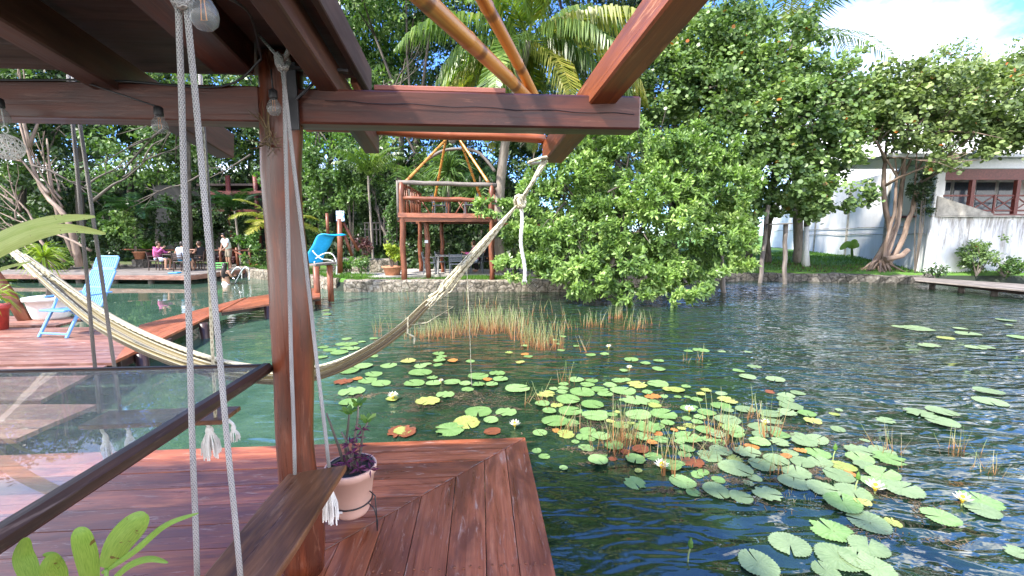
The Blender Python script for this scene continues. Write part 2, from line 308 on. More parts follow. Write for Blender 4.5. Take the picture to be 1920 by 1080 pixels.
M['l_yel'] = leafmat('yellow_leaf', (0.20, 0.30, 0.03), (0.42, 0.50, 0.06), (0.62, 0.64, 0.14), 0.4)
M['l_purple'] = leafmat('purple_leaf', (0.07, 0.012, 0.045), (0.17, 0.03, 0.11), (0.30, 0.08, 0.20), 0.3)
M['l_redbr'] = leafmat('russet_leaf', (0.05, 0.02, 0.025), (0.13, 0.05, 0.05), (0.22, 0.12, 0.08), 0.3)
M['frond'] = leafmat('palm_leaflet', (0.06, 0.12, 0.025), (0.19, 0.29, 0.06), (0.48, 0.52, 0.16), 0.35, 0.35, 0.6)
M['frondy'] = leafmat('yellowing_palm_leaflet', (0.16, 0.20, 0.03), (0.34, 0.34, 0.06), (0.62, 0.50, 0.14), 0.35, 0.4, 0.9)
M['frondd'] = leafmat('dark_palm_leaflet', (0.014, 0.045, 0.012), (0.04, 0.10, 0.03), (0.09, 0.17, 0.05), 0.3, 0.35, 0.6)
M['grass'] = leafmat('grass_blade', (0.05, 0.13, 0.015), (0.12, 0.26, 0.03), (0.22, 0.36, 0.06), 0.35, 0.6)
M['straw'] = leafmat('dry_weed', (0.05, 0.035, 0.02), (0.14, 0.10, 0.055), (0.32, 0.24, 0.13), 0.1, 0.8, 3)
def reedmat():
    m, t, p = newmat('reed'); v = attr(t); sp = t.nodes.new('ShaderNodeSeparateXYZ'); t.links.new(v, sp.inputs[0])
    isl = geo(t, 'Random Per Island')
    gtop = ramp(t, isl, [(0.0, (0.12, 0.22, 0.06)), (0.6, (0.26, 0.32, 0.13)), (1.0, (0.42, 0.38, 0.24))])
    low = ramp(t, isl, [(0.0, (0.20, 0.06, 0.02)), (1.0, (0.38, 0.17, 0.06))])
    c = mixc(t, ramp(t, sp.outputs['X'], [(0.22, (0, 0, 0)), (0.8, (1, 1, 1))]), low, gtop)
    t.links.new(c, p.inputs['Base Color']); p.inputs['Roughness'].default_value = 0.6; return m
M['reed'] = reedmat()
def padmat(name, c1, c2, spot=(0.07, 0.06, 0.025), sa=0.63):
    m, t, p = newmat(name); tcn = t.nodes.new('ShaderNodeTexCoord'); oi = t.nodes.new('ShaderNodeObjectInfo')
    n = noise(t, mapv(t, tcn.outputs['Object'], (1, 1, 1)), 2.2, 4, 0.6)
    v = attr(t); sp = t.nodes.new('ShaderNodeSeparateXYZ'); t.links.new(v, sp.inputs[0])
    rays = t.nodes.new('ShaderNodeMath'); rays.operation = 'SINE'; t.links.new(math_(t, 'MULTIPLY', sp.outputs['X'], 22.0), rays.inputs[0])
    f = math_(t, 'ADD', math_(t, 'MULTIPLY', n, 0.7), math_(t, 'MULTIPLY', rays.outputs[0], 0.05))
    f = math_(t, 'ADD', f, math_(t, 'MULTIPLY', oi.outputs['Random'], 0.3))
    c = ramp(t, f, [(0.3, c1), (0.75, c2)])
    o2 = t.nodes.new('ShaderNodeVectorMath'); o2.operation = 'ADD'; t.links.new(tcn.outputs['Object'], o2.inputs[0]); t.links.new(oi.outputs['Location'], o2.inputs[1])
    sn = noise(t, o2.outputs[0], 5, 5, 0.7)
    c = mixc(t, ramp(t, sn, [(sa, (0, 0, 0)), (sa+0.05, (0.9, 0.9, 0.9))]), c, spot)
    t.links.new(c, p.inputs['Base Color']); p.inputs['Roughness'].default_value = 0.4; p.inputs['Specular IOR Level'].default_value = 0.5
    bump(t, p, f, 0.3, 0.02); return m
M['pad'] = padmat('green_pad', (0.12, 0.22, 0.06), (0.25, 0.37, 0.145))
M['padp'] = padmat('bluish_pad', (0.145, 0.21, 0.095), (0.25, 0.33, 0.165))
M['pady'] = padmat('yellowing_pad', (0.22, 0.29, 0.07), (0.38, 0.40, 0.12), (0.20, 0.07, 0.02), 0.56)
M['pado'] = padmat('orange_pad', (0.34, 0.11, 0.03), (0.48, 0.24, 0.06), (0.16, 0.06, 0.02), 0.6)
M['padb'] = padmat('brown_pad', (0.14, 0.045, 0.02), (0.28, 0.09, 0.04), (0.05, 0.03, 0.02), 0.6)
M['petal'] = leafmat('white_petal', (0.75, 0.74, 0.66), (0.85, 0.84, 0.78), None, 0.25)
M['stamen'] = plain('yellow_stamen', (0.75, 0.48, 0.03), 0.6)
# ------------------------------------------------------------------ object helpers
def tag(o, label=None, cat=None, group=None, kind=None):
    for k, v in (('label', label), ('category', cat), ('group', group), ('kind', kind)):
        if v: o[k] = v
    return o
def thing(name, label, cat, loc=(0, 0, 0), rz=0, group=None):
    o = bpy.data.objects.new(name, None); COL.objects.link(o); o.location = loc; o.rotation_euler = (0, 0, rz); o.empty_display_size = 0.1
    return tag(o, label, cat, group)
def origin_of(parent):
    v = Vector((0, 0, 0)); p = parent
    while p: v += Vector(p.location); p = p.parent
    return v
class MB:
    def __init__(s): s.v = []; s.f = []; s.g = []; s.k = 0
    def add(s, vs, fs, gs):
        b = len(s.v); s.v += [tuple(x) for x in vs]; s.g += [tuple(x) for x in gs]; s.f += [tuple(b+i for i in q) for q in fs]
    def box(s, c, d, rot=None, bev=0.0, off=None):
        """box centre c, dims d (x = grain direction), optional 3x3 rot; bev = small chamfer"""
        c = Vector(c); d = Vector(d); off = off or (random.uniform(0, 50), random.uniform(0, 9), random.uniform(0, 9))
        bm = bmesh.new(); bmesh.ops.create_cube(bm, size=1.0)
        for v in bm.verts: v.co = Vector((v.co.x*d.x, v.co.y*d.y, v.co.z*d.z))
        if bev > 0: bmesh.ops.bevel(bm, geom=list(bm.edges), offset=bev, segments=1, affect='EDGES')
        bm.verts.ensure_lookup_table()
        vs = [v.co.copy() for v in bm.verts]; fs = [[v.index for v in f.verts] for f in bm.faces]; bm.free()
        ws = [((rot @ v) if rot else v)+c for v in vs]
        s.add(ws, fs, [(v.x+off[0], v.y+off[1], v.z+off[2]) for v in vs])
    def beam(s, p0, p1, w, h, up=(0, 0, 1), bev=0.006):
        p0 = Vector(p0); p1 = Vector(p1); x = (p1-p0).normalized(); y = Vector(up).cross(x).normalized(); z = x.cross(y)
        s.box((p0+p1)/2, ((p1-p0).length, w, h), Matrix((x, y, z)).transposed(), bev)
    def tube(s, pts, rad, n=8, cap=True, wob=0.0):
        pts = [Vector(p) for p in pts]; m = len(pts); rad = rad if isinstance(rad, (list, tuple)) else [rad]*m
        vs = []; gs = []; o = random.uniform(0, 40); acc = 0; ref = Vector((0, 0, 1))
        if abs((pts[-1]-pts[0]).normalized().z) > 0.9: ref = Vector((0, 1, 0))
        for i, p in enumerate(pts):
            t = (pts[min(i+1, m-1)]-pts[max(i-1, 0)]).normalized(); a = t.cross(ref).normalized(); b = t.cross(a)
            if i: acc += (pts[i]-pts[i-1]).length
            for k in range(n):
                th = 2*PI*k/n; r = rad[i]*(1+random.uniform(-wob, wob)); vs.append(p+a*math.cos(th)*r+b*math.sin(th)*r)
                gs.append((acc+o, math.cos(th)*rad[i], math.sin(th)*rad[i]+o))
        fs = [(i*n+k, i*n+(k+1) % n, (i+1)*n+(k+1) % n, (i+1)*n+k) for i in range(m-1) for k in range(n)]
        if cap: fs += [tuple(range(n))[::-1], tuple((m-1)*n+k for k in range(n))]
        s.add(vs, fs, gs)
    def lathe(s, prof, c=(0, 0, 0), n=24, cap=False, sq=(1, 1, 1)):
        c = Vector(c); m = len(prof)
        vs = [c+Vector((r*math.cos(2*PI*k/n)*sq[0], r*math.sin(2*PI*k/n)*sq[1], z*sq[2])) for r, z in prof for k in range(n)]
        fs = [(i*n+k, i*n+(k+1) % n, (i+1)*n+(k+1) % n, (i+1)*n+k) for i in range(m-1) for k in range(n)]
        if cap: fs += [tuple(range(n))[::-1], tuple((m-1)*n+k for k in range(n))]
        s.add(vs, fs, [tuple(v-c) for v in vs])
    def poly(s, vs, fs): s.add(vs, fs, vs)
    def build(s, name, mat, parent=None, loc=None, smooth=False, local=False):
        o0 = Vector((0, 0, 0)) if local else (origin_of(parent) if parent else Vector(loc or (0, 0, 0)))
        me = bpy.data.meshes.new(name); me.from_pydata([tuple(Vector(v)-o0) for v in s.v], [], s.f)
        a = me.attributes.new('gc', 'FLOAT_VECTOR', 'POINT'); a.data.foreach_set('vector', [x for g in s.g for x in g])
        bm = bmesh.new(); bm.from_mesh(me); bmesh.ops.recalc_face_normals(bm, faces=bm.faces); bm.to_mesh(me); bm.free()
        me.materials.append(mat)
        if smooth:
            me.polygons.foreach_set('use_smooth', [len(p.vertices) <= 4 for p in me.polygons])
        o = bpy.data.objects.new(name, me); COL.objects.link(o)
        if parent: o.parent = parent
        else: o.location = o0
        return o
def soup(name, V, mat, parent=None, loc=None, smooth=False, local=False):
    """V: (n,k,3) array of separate k-gons -> one mesh"""
    V = np.asarray(V, dtype=np.float32); n, k, _ = V.shape
    o0 = np.array((0, 0, 0) if local else (origin_of(parent) if parent else (loc or (0, 0, 0))), dtype=np.float32)
    me = bpy.data.meshes.new(name); me.vertices.add(n*k); me.vertices.foreach_set('co', (V.reshape(-1, 3)-o0).ravel())
    me.loops.add(n*k); me.loops.foreach_set('vertex_index', np.arange(n*k, dtype=np.int32))
    me.polygons.add(n); me.polygons.foreach_set('loop_start', np.arange(0, n*k, k, dtype=np.int32))
    me.update(calc_edges=True); me.materials.append(mat)
    o = bpy.data.objects.new(name, me); COL.objects.link(o)
    if parent: o.parent = parent
    else: o.location = tuple(float(x) for x in o0)
    return o
def copy_tree(o, parent=None):
    c = o.copy(); COL.objects.link(c); c.parent = parent
    for ch in list(o.children): copy_tree(ch, c)
    return c
def nrm(a): return a/np.maximum(np.linalg.norm(a, axis=-1, keepdims=True), 1e-6)
def leaves(P, D, L_, W_, rnd, k=4, up=0.5):
    """P base points, D directions, lengths, widths -> (n,k,3)"""
    n = len(P); D = nrm(D); nn = nrm(rnd.normal(size=(n, 3))*0.75+np.array((0, -0.55, 1.0))*up*1.6)
    S = nrm(np.cross(D, nn)); U = np.cross(S, D); L_ = np.asarray(L_).reshape(-1, 1); W_ = np.asarray(W_).reshape(-1, 1)
    if k == 4: return np.stack([P, P+D*L_*0.48+S*W_, P+D*L_-U*L_*0.10, P+D*L_*0.48-S*W_], 1)
    out = []
    for i in range(k):
        th = 2*PI*i/k; out.append(P+D*L_*(0.5-0.5*math.cos(th))+S*W_*math.sin(th)*1.0)
    return np.stack(out, 1)
def crown(blobs, dens, per, ll, lw, seed, k=4, rose=0.6, spread=0.12, up=0.5, shell=0.5, clump=5, cr=0.0):
    """blobs: (centre, (rx,ry,rz)); dens clusters per m2 of blob cross section; per leaves per cluster"""
    rnd = np.random.default_rng(seed); Ps = []; Ds = []
    for c, r in blobs:
        r = np.array(r if hasattr(r, '__len__') else (r, r, r)); n = max(6, int(dens*PI*r[0]*r[2]))
        nb = max(4, n//clump); d0 = nrm(rnd.normal(size=(nb, 3))); r0 = shell+(1-shell)*rnd.random((nb, 1))**0.6
        pk = rnd.integers(0, nb, n); d = nrm(d0[pk]+rnd.normal(size=(n, 3))*(cr/max(r[0], .3)+0.10)); rad = r0[pk]+rnd.normal(size=(n, 1))*0.05
        rad *= 1+0.16*np.sin(d[:, :1]*5+seed)*np.cos(d[:, 2:]*6+seed*2)
        cc = np.array(c)+d*r*rad
        P = np.repeat(cc, per, 0); dd = np.repeat(d, per, 0)
        P = P+rnd.normal(size=P.shape)*spread
        D = dd*0.5+rnd.normal(size=P.shape)*rose+np.array((0, 0, -0.15))
        Ps.append(P); Ds.append(D)
    P = np.concatenate(Ps); D = np.concatenate(Ds); n = len(P); s = 0.65+0.6*rnd.random(n)
    return leaves(P, D, ll*s, lw*s, rnd, k, up)
def B(px, py, Y, rpx, ry=None, fl=1.0):
    c = A(px, py, Y); r = rpx*mpp(Y); return (tuple(c), (r, ry or r*0.8, r*fl))
def tree(name, label, cat, trunks, blobs, mat, bark, dens=14, per=14, ll=0.16, lw=0.035, seed=1, k=4, group=None, limbs=4, **kw):
    base = Vector(trunks[0][0][0]); t = thing(name, label, cat, base, 0, group)
    mb = MB(); rr = random.Random(seed)
    for pts, r0, r1 in trunks:
        m = len(pts); pp = []
        for i in range(m-1):
            a, b = Vector(pts[i]), Vector(pts[i+1])
            for q in range(4): pp.append(a.lerp(b, q/4)+Vector((rr.uniform(-1, 1), rr.uniform(-1, 1), 0))*r0*0.25*(1 if i+q else 0))
        pp.append(Vector(pts[-1])); n = len(pp)
        rad = [r0*(1.35 if i == 0 else 1)*(1-i/(n-1))+r1*i/(n-1) for i in range(n)]
        mb.tube(pp, rad, 9, wob=0.06)
        tips = sorted(blobs, key=lambda b: (Vector(b[0])-pp[-1]).length)[:limbs]
        for c, r in tips:
            c = Vector(c); s = pp[rr.randrange(n//2, n)]; mid = s.lerp(c, 0.5)+Vector((rr.uniform(-.3, .3), rr.uniform(-.3, .3), rr.uniform(-.2, .3)))
            mb.tube([s, s.lerp(mid, .5)+Vector((0, 0, .06)), mid, c, c+(c-mid)*0.4], [r1*1.0, r1*.8, r1*.6, r1*.4, r1*.15], 6)
            for q in range(2):
                e = c+Vector((rr.uniform(-1, 1), rr.uniform(-1, .3), rr.uniform(-.6, .8)))*r[0]*0.8
                mb.tube([mid, mid.lerp(e, .5)+Vector((0, 0, .1)), e], [r1*.5, r1*.3, r1*.1], 5)
    mb.build('trunk', bark, t, smooth=True)
    soup('crown', crown(blobs, dens, per, ll, lw, seed, k, **kw), mat, t)
    return t
def frond(o, az, el, ln, droop, seed, n=44, ll=0.75, lw=0.028, hang=0.55):
    """a feather palm frond -> (m,4,3) quads"""
    rnd = np.random.default_rng(seed); o = np.array(o, dtype=float)
    h = np.array((math.cos(az), math.sin(az), 0)); side = np.array((-math.sin(az), math.cos(az), 0))
    ts = np.linspace(0, 1, 25); pts = []; p = o.copy(); a = el
    for i in range(25):
        pts.append(p.copy()); a = el-droop*(ts[i]**1.3); p = p+(h*math.cos(a)+np.array((0, 0, 1))*math.sin(a))*ln/24
    pts = np.array(pts); Q = []
    for i in range(24):
        w0 = 0.028*(1-ts[i])+0.004; w1 = 0.028*(1-ts[i+1])+0.004
        Q.append([pts[i]-side*w0, pts[i]+side*w0, pts[i+1]+side*w1, pts[i+1]-side*w1])
        u = np.array((0, 0, 1)); Q.append([pts[i]-u*w0*.7, pts[i]+u*w0*.7, pts[i+1]+u*w1*.7, pts[i+1]-u*w1*.7])
    for j in range(n):
        f = 0.10+0.89*j/n; x = f*24; i = min(23, int(x)); b = pts[i]+(pts[i+1]-pts[i])*(x-i); tan = pts[i+1]-pts[i]; tan /= np.linalg.norm(tan)
        l = ll*(math.sin(PI*min(1, 0.22+f*0.78))**0.7)*rnd.uniform(.85, 1.08)
        for sg in (-1, 1):
            d = tan*0.65+side*sg*0.8+np.array((0, 0, 0.12))+rnd.normal(size=3)*0.07; d /= np.linalg.norm(d)
            d2 = d*(1-hang)+np.array((0, 0, -1))*hang+rnd.normal(size=3)*0.05; d2 /= np.linalg.norm(d2)
            w = tan*lw
            a0 = b; a1 = b+d*l*0.45; a2 = a1+d2*l*0.6
            Q.append([a0-w*.4, a0+w*.4, a1+w, a1-w]); Q.append([a1-w, a1+w, a2+w*.12, a2-w*.12])
    return np.array(Q)
def palm(name, label, base, hub, r, fr, mat, barkm, ln, seed, ll=0.75, lw=0.028, mat2=None, hang=0.55, lean=None, n=44):
    t = thing(name, label, 'palm tree', base); rr = random.Random(seed); mb = MB(); base = Vector(base); hub = Vector(hub)
    pts = [base.lerp(hub, i/24)+Vector((lean or (0, 0, 0)))*math.sin(PI*i/24) for i in range(25)]
    mb.tube(pts, [r*(1.25 if i < 2 else 1)*(1-0.25*i/24)*(1+0.05*(i % 2)) for i in range(25)], 12, wob=0.02)
    mb.build('trunk', barkm, t, smooth=True)
    for i, (az, el, dr, sc) in enumerate(fr):
        soup('frond', frond(hub, R(az), R(el), ln*sc, R(dr), seed*50+i, n, ll, lw, hang), (mat2 if (mat2 and rr.random() < 0.35) else mat), t)
    return t
# ------------------------------------------------------------------ terrain, lake
SHORE = [(-400, 60), (-60, 24), (-24, 22.3), (-14, 22.0), (-11.6, 19.6), (-9, 17.6), (-5.9, 15.1), (-3, 15.0), (3, 15.3), (6, 17.2), (8.4, 18.4), (10.8, 18.75), (14, 18.1), (16.0, 17.6), (18.0, 17.9), (24, 18.0), (60, 12), (400, -60)]
def shore_y(x):
    for (a, b), (c, d) in zip(SHORE, SHORE[1:]):
        if a <= x <= c: return b+(d-b)*(x-a)/(c-a)
    return SHORE[0][1]
def gh(x, y):
    d = y-shore_y(x)
    if d < 0: return max(-1.6, -0.15+d*0.5)
    z = 0.38+0.05*math.sin(x*1.3)*math.sin(y*1.1)
    if x < 6: z += max(0, min(1, (d-5.5)/10))**1.3*6.5*max(0, min(1, (6-x)/8))
    if x >= 6: z += min(0.35, d*0.05)
    return z
xs = sorted(set([-900, -500, -300, -200, -120, -80, -60]+[-50+i*0.6 for i in range(168)]+[52, 60, 80, 120, 200, 300, 500, 900]))
ys = sorted(set([-900, -400, -150, -60, -20, 0, 5, 8]+[10+i*0.5 for i in range(70)]+[46, 50, 56, 64, 75, 90, 120, 200, 400, 900]))
mb = MB(); vs = [(x, y, gh(x, y)) for y in ys for x in xs]; nx = len(xs)
mb.poly(vs, [(j*nx+i, j*nx+i+1, (j+1)*nx+i+1, (j+1)*nx+i) for j in range(len(ys)-1) for i in range(nx-1)])
tag(mb.build('ground', M['ground'], smooth=True), kind='structure')
mb = MB(); S_ = 900; mb.poly([(-S_, -S_, 0), (S_, -S_, 0), (S_, S_, 0), (-S_, S_, 0)], [(0, 1, 2, 3)])
tag(mb.build('water', M['water']), kind='structure')
# low stone walls along the shore
def wall_line(pts, z0, z1, th, jit=0.06, step=0.35):
    mb = MB(); P_ = []
    for (a, b), (c, d) in zip(pts, pts[1:]):
        n = max(1, int(math.hypot(c-a, d-b)/step))
        for i in range(n): P_.append((a+(c-a)*i/n, b+(d-b)*i/n))
    P_.append(pts[-1]); rows = []
    for x, y in P_:
        j = lambda s=1: random.uniform(-jit, jit)*s
        rows.append([(x, y+j(), z0), (x, y+j(), (z0+z1)/2), (x, y+j()*.6, z1-.05), (x, y+.08+j()*.4, z1+j(.4)), (x, y+th, z1+j(.3)), (x, y+th, z0)])
    k = 6; vs = [p for r in rows for p in r]
    fs = [(i*k+q, (i+1)*k+q, (i+1)*k+q+1, i*k+q+1) for i in range(len(rows)-1) for q in range(k-1)]
    mb.poly(vs, fs+[tuple(range(k)), tuple((len(rows)-1)*k+q for q in range(k))]); return mb
w = wall_line([(-5.9, 14.95), (-3, 14.85), (3, 15.15), (6, 17.05)], -0.6, 0.42, 0.45)
tag(w.build('stone_wall', M['stone'], loc=(-1, 15, 0)), 'low pale rubble stone wall holding the grass in front of the raised hut', 'wall')
w = wall_line([(-14, 21.6), (-11.6, 19.4), (-9, 17.45), (-6.3, 15.3)], -0.6, 0.42, 0.5, 0.12)
tag(w.build('stone_wall', M['stone'], loc=(-10, 18, 0)), 'stone bank of boulders beside the steel swimming ladder', 'wall')
w = wall_line([(6.0, 17.05), (8.4, 18.25), (10.8, 18.6), (14, 17.95), (16, 17.4), (17.5, 17.7)], -0.6, 0.34, 0.8, 0.14)
tag(w.build('stone_bank', M['darkstone'], loc=(11, 18, 0)), 'dark grey stone edging along the water in front of the lawn', 'wall')
w = wall_line([(-30, 22.5), (-24, 22.0), (-14, 21.7)], -0.6, 0.45, 0.6, 0.16)
tag(w.build('stone_bank', M['darkstone'], loc=(-20, 22, 0)), 'dark shaded bank under the trees behind the dining dock', 'wall')
# concrete path and grass strip by the hut
mb = MB(); mb.poly([(-8.2, 17.9, 0.47), (-5.6, 15.7, 0.47), (-4.6, 15.75, 0.47), (-3.0, 16.6, 0.47), (1.5, 16.8, 0.47), (1.5, 19.6, 0.47), (-4.6, 19.6, 0.47), (-5.2, 17.2, 0.47), (-6.5, 17.6, 0.47), (-7.4, 18.6, 0.47)], [tuple(range(10))])
mb.poly([(-8.2, 17.9, 0.3), (-5.6, 15.7, 0.3), (-4.6, 15.75, 0.3), (-3.0, 16.6, 0.3), (1.5, 16.8, 0.3), (-8.2, 17.9, 0.47), (-5.6, 15.7, 0.47), (-4.6, 15.75, 0.47), (-3.0, 16.6, 0.47), (1.5, 16.8, 0.47)], [(i, i+1, i+6, i+5) for i in range(4)])
tag(mb.build('path', M['concrete']), kind='structure')
def blades(n, fx, h, seed, wd=0.012):
    rnd = np.random.default_rng(seed); P = np.array([fx(rnd) for _ in range(n)]); D = rnd.normal(size=(n, 3))*0.35+np.array((0, 0, 1)); L_ = h*(0.5+rnd.random(n))
    D = nrm(D); S = nrm(np.cross(D, rnd.normal(size=(n, 3)))); L_ = L_[:, None]
    return np.stack([P-S*wd, P+S*wd, P+D*L_+S*wd*.2, P+D*L_-S*wd*.2], 1)
def gstrip(r):
    x = r.uniform(-5.6, 3.5); y = shore_y(x)+r.uniform(0.1, 1.05); return (x, y, gh(x, y)-0.01)
tag(soup('grass', blades(9000, gstrip, 0.09, 3), M['grass'], loc=(0, 16, 0.4)), 'short sunlit grass on the strip above the stone wall', 'grass', kind='stuff')
def glawn(r):
    x = r.uniform(6, 21); y = shore_y(min(x, 16.5))+r.uniform(0.4, 14); return (x, y, gh(x, y)-0.01)
tag(soup('grass', blades(16000, glawn, 0.10, 4, 0.02), M['grass'], loc=(12, 22, 0.4)), 'clipped green lawn in front of the white wall', 'grass', kind='stuff')
def gedge(r):
    x = r.uniform(-14, -5.2); y = shore_y(x)+r.uniform(0.2, 1.3); return (x, y, gh(x, y)-0.01)
tag(soup('grass', blades(5000, gedge, 0.16, 5), M['grass'], loc=(-9, 18, 0.4)), 'longer grass on the bank beside the ladder', 'grass', kind='stuff')
def gbank(r):
    x = r.uniform(12.5, 17.5); y = shore_y(min(x, 16.5))+r.uniform(0.5, 3.4); return (x, y, gh(x, y)-0.01)
tag(soup('leaf_litter', blades(900, gbank, 0.06, 6, 0.03), M['straw'], loc=(15, 18, 0.4)), 'brown leaf litter around the many-stemmed tree', 'leaf litter', kind='stuff')
DZ = 0.34
# ------------------------------------------------------------------ near deck (turned 4.2 degrees)
TA = R(4.2)
def T(u, v, z=0.0, c=(0.11, 3.364)):   # deck frame: u to the right, v away; origin = outer corner of the deck
    return Vector((c[0]+u*math.cos(TA)-v*math.sin(TA), c[1]+u*math.sin(TA)+v*math.cos(TA), z))
dk = thing('wooden_deck', 'reddish brown plank deck with a mitred corner over the water in the foreground', 'deck', (0.11, 3.364, DZ))
mb = MB()
def plankpoly(pts, along, z=DZ, th=0.035, sub=14):
    o = (random.uniform(0, 60), random.uniform(0, 20), 0)
    n = len(pts); z += random.uniform(-0.002, 0.002)
    top = [T(*p, z) for p in pts]; bot = [T(*p, z-th) for p in pts]
    gg = [((p[0] if along == 'u' else p[1])+o[0], (p[1] if along == 'u' else p[0])+o[1], 0) for p in pts]
    vs = top+bot; fs = [tuple(range(n)), tuple(range(2*n-1, n-1, -1))]+[(i, (i+1) % n, n+(i+1) % n, n+i) for i in range(n)]
    mb.add(vs, fs, gg+[(a, b, -0.03) for a, b, c in gg])
wd = [0.175, 0.165, 0.20, 0.205, 0.19, 0.20, 0.19]; a = 0.0; gp = 0.0022
for i, w_ in enumerate(wd):
    b = a+w_
    plankpoly([(-7, -a-gp), (-a-gp*1.5, -a-gp), (-b+gp*.5, -b+gp), (-7, -b+gp)], 'u')
    plankpoly([(-a-gp, -a-gp*2.5), (-a-gp, -4.2), (-b+gp, -4.2), (-b+gp, -b-gp*.5)], 'v')
    a = b
tot = a
for i in range(3):   # right-hand boards towards the viewer
    b = a+0.19
    plankpoly([(-a-gp, -a-gp), (-a-gp, -4.2), (-b+gp, -4.2), (-b+gp, -b)], 'v'); a = b
mb.build('boards', M['deck'], dk)
mb = MB(); z = DZ-0.055
yy = tot
for i in range(12):
    b = yy+0.2
    zz = DZ-0.055; o = (random.uniform(0, 60), random.uniform(0, 20), 0)
    pts = [(-7, -yy-gp), (-1.12-(yy-tot)*0.0, -yy-gp), (-1.12, -b+gp), (-7, -b+gp)]
    if i < 12 and b > 1.4:
        keep = globals()['mb']; plankpoly(pts, 'u', zz)
    else: plankpoly(pts, 'u', zz)
    yy = b
mb.build('lower_boards', M['deckold'], dk)
mb = MB()
for v in (-0.12, -1.3, -2.6): mb.beam(T(-7, v, DZ-0.11), T(-0.08, v, DZ-0.11), 0.06, 0.14)
for u in (-0.10, -1.5, -3.2, -5): mb.beam(T(u, -4, DZ-0.113), T(u, -0.16, DZ-0.113), 0.05, 0.13)
mb.build('joist', M['rail'], dk)
for u, v in ((-0.16, -0.2), (-3, -0.2), (-5.8, -0.2), (-0.16, -2.4)):
    mb = MB(); mb.tube([T(u, v, -1.2), T(u, v, DZ-0.05)], 0.07, 10); mb.build('pile', M['rail'], dk, smooth=True)
rr = random.Random(4)   # nail heads
for u, v in [(-0.62-0.1*0, -0.62), (-0.4, -0.36), (-0.8, -0.8)]+[(-x, -1.36) for x in (.09, .14, .25, .31, .42, .5, .62, .7, .82, .9)]:
    for q in (0, 0.045):
        mb = MB(); mb.lathe([(0.0001, 0.001), (0.006, 0.001), (0.007, -0.001)], T(u+q, v-q*.3, DZ+0.0028), 8); mb.build('nail_head', M['redpole'], dk)
rr = random.Random(17); mbj = MB(); vs = []; n_ = 60
for i in range(n_+1):
    f = .03+1.25*i/n_; w0, w1 = rr.uniform(.0005, .007)*(1.5 if .25 < f < .75 else .6), rr.uniform(.0005, .006)
    if rr.random() < .35: w0 = w1 = .0004
    w0 *= .55; w1 *= .55; vs += [T(-f-w0, -f+w0, DZ+.0036), T(-f+w1, -f-w1, DZ+.0036)]
mbj.poly(vs, [(2*i, 2*i+1, 2*i+3, 2*i+2) for i in range(n_)]); mbj.build('worn_joint', plain('worn_bare_wood', (.25, .18, .14), .85, nscale=40, amt=.5), dk)
# plant stump box beneath is out of view; second boardwalk
bw = thing('boardwalk', 'long reddish boardwalk bending left from the chair platform to the grassy shore', 'boardwalk', (-6, 8, DZ))
def boards_between(mb, L0, L1, R0, R1, n, z=DZ, th=0.04, across=True):
    L0, L1, R0, R1 = [Vector((*p, 0)) for p in (L0, L1, R0, R1)]
    for i in range(n):
        f0 = i/n+0.004; f1 = (i+1)/n-0.004
        q = [L0.lerp(R0, f0), L1.lerp(R1, f0), L1.lerp(R1, f1), L0.lerp(R0, f1)]; zz = z+random.uniform(-.003, .003)
        o = random.uniform(0, 50); l = (q[1]-q[0]).length; wv = (q[3]-q[0]).length
        gg = [(o, 0, 0), (o+l, 0, 0), (o+l, wv, 0), (o, wv, 0)]; gg = [(a_, b_+o, c_) for a_, b_, c_ in gg]
        vs = [Vector((p.x, p.y, zz)) for p in q]+[Vector((p.x, p.y, zz-th)) for p in q]
        mb.add(vs, [(0, 1, 2, 3), (7, 6, 5, 4)]+[(k, (k+1) % 4, 4+(k+1) % 4, 4+k) for k in range(4)], gg+gg)
g2 = lambda px, py, z=DZ: tuple(G(px, py, z))[:2]
mb = MB()
boards_between(mb, g2(262, 609), g2(462, 557), g2(215, 677), g2(412, 583), 4)     # long run away to the turn
boards_between(mb, g2(466, 557), g2(600, 538), g2(416, 583), g2(600, 557), 4)     # turn to the shore
mb.build('boards', M['deck'], bw)
mb = MB()
for a_, b_ in (((222, 671), (408, 580)), ((414, 579), (600, 553))):
    p, q = G(*a_, DZ), G(*b_, DZ); mb.beam((p.x, p.y, DZ-.10), (q.x, q.y, DZ-.10), 0.05, 0.12)
mb.build('joist', M['rail'], bw)
for px, py in ((375, 608), (250, 668), (500, 574), (300, 640)):
    p = G(px, py, DZ); mb = MB(); mb.tube([(p.x-.15, p.y+.3, -1), (p.x-.15, p.y+.3, DZ-.04)], .08, 8); mb.build('pile', M['rail'], bw, smooth=True)
pf = thing('chair_platform', 'weathered plank platform under the light blue chair', 'deck', (-7, 6, DZ))
mb = MB()
boards_between(mb, (-13.5, 7.25), g2(262, 612), (-13.5, 5.0), g2(213, 680), 12)
boards_between(mb, (-13.5, 4.95), (-5.2, 5.35), (-13.5, 4.1), (-4.75, 4.15), 5)
boards_between(mb, (-13.5, 4.08), (-4.1, 4.07), (-13.5, 3.3), (-4.07, 3.34), 4)
boards_between(mb, (-13.5, 9.0), (-8.6, 8.5), (-13.5, 7.9), (-8.4, 7.75), 4)
mb.build('boards', M['deckold'], pf)
mb = MB()
for y, x in ((7.2, -7.0), (5.1, -5.6), (4.1, -4.3), (3.4, -4.2), (8.9, -8.8), (7.95, -8.6)): mb.beam((-13.5, y, DZ-.10), (x, y, DZ-.10), .05, .12)
mb.build('joist', M['rail'], pf)
for x, y in ((-7.2, 7.1), (-5.7, 5.3), (-4.4, 3.6), (-9, 8.3)):
    mb = MB(); mb.tube([(x, y, -1), (x, y, DZ-.04)], .07, 8); mb.build('pile', M['rail'], pf, smooth=True)
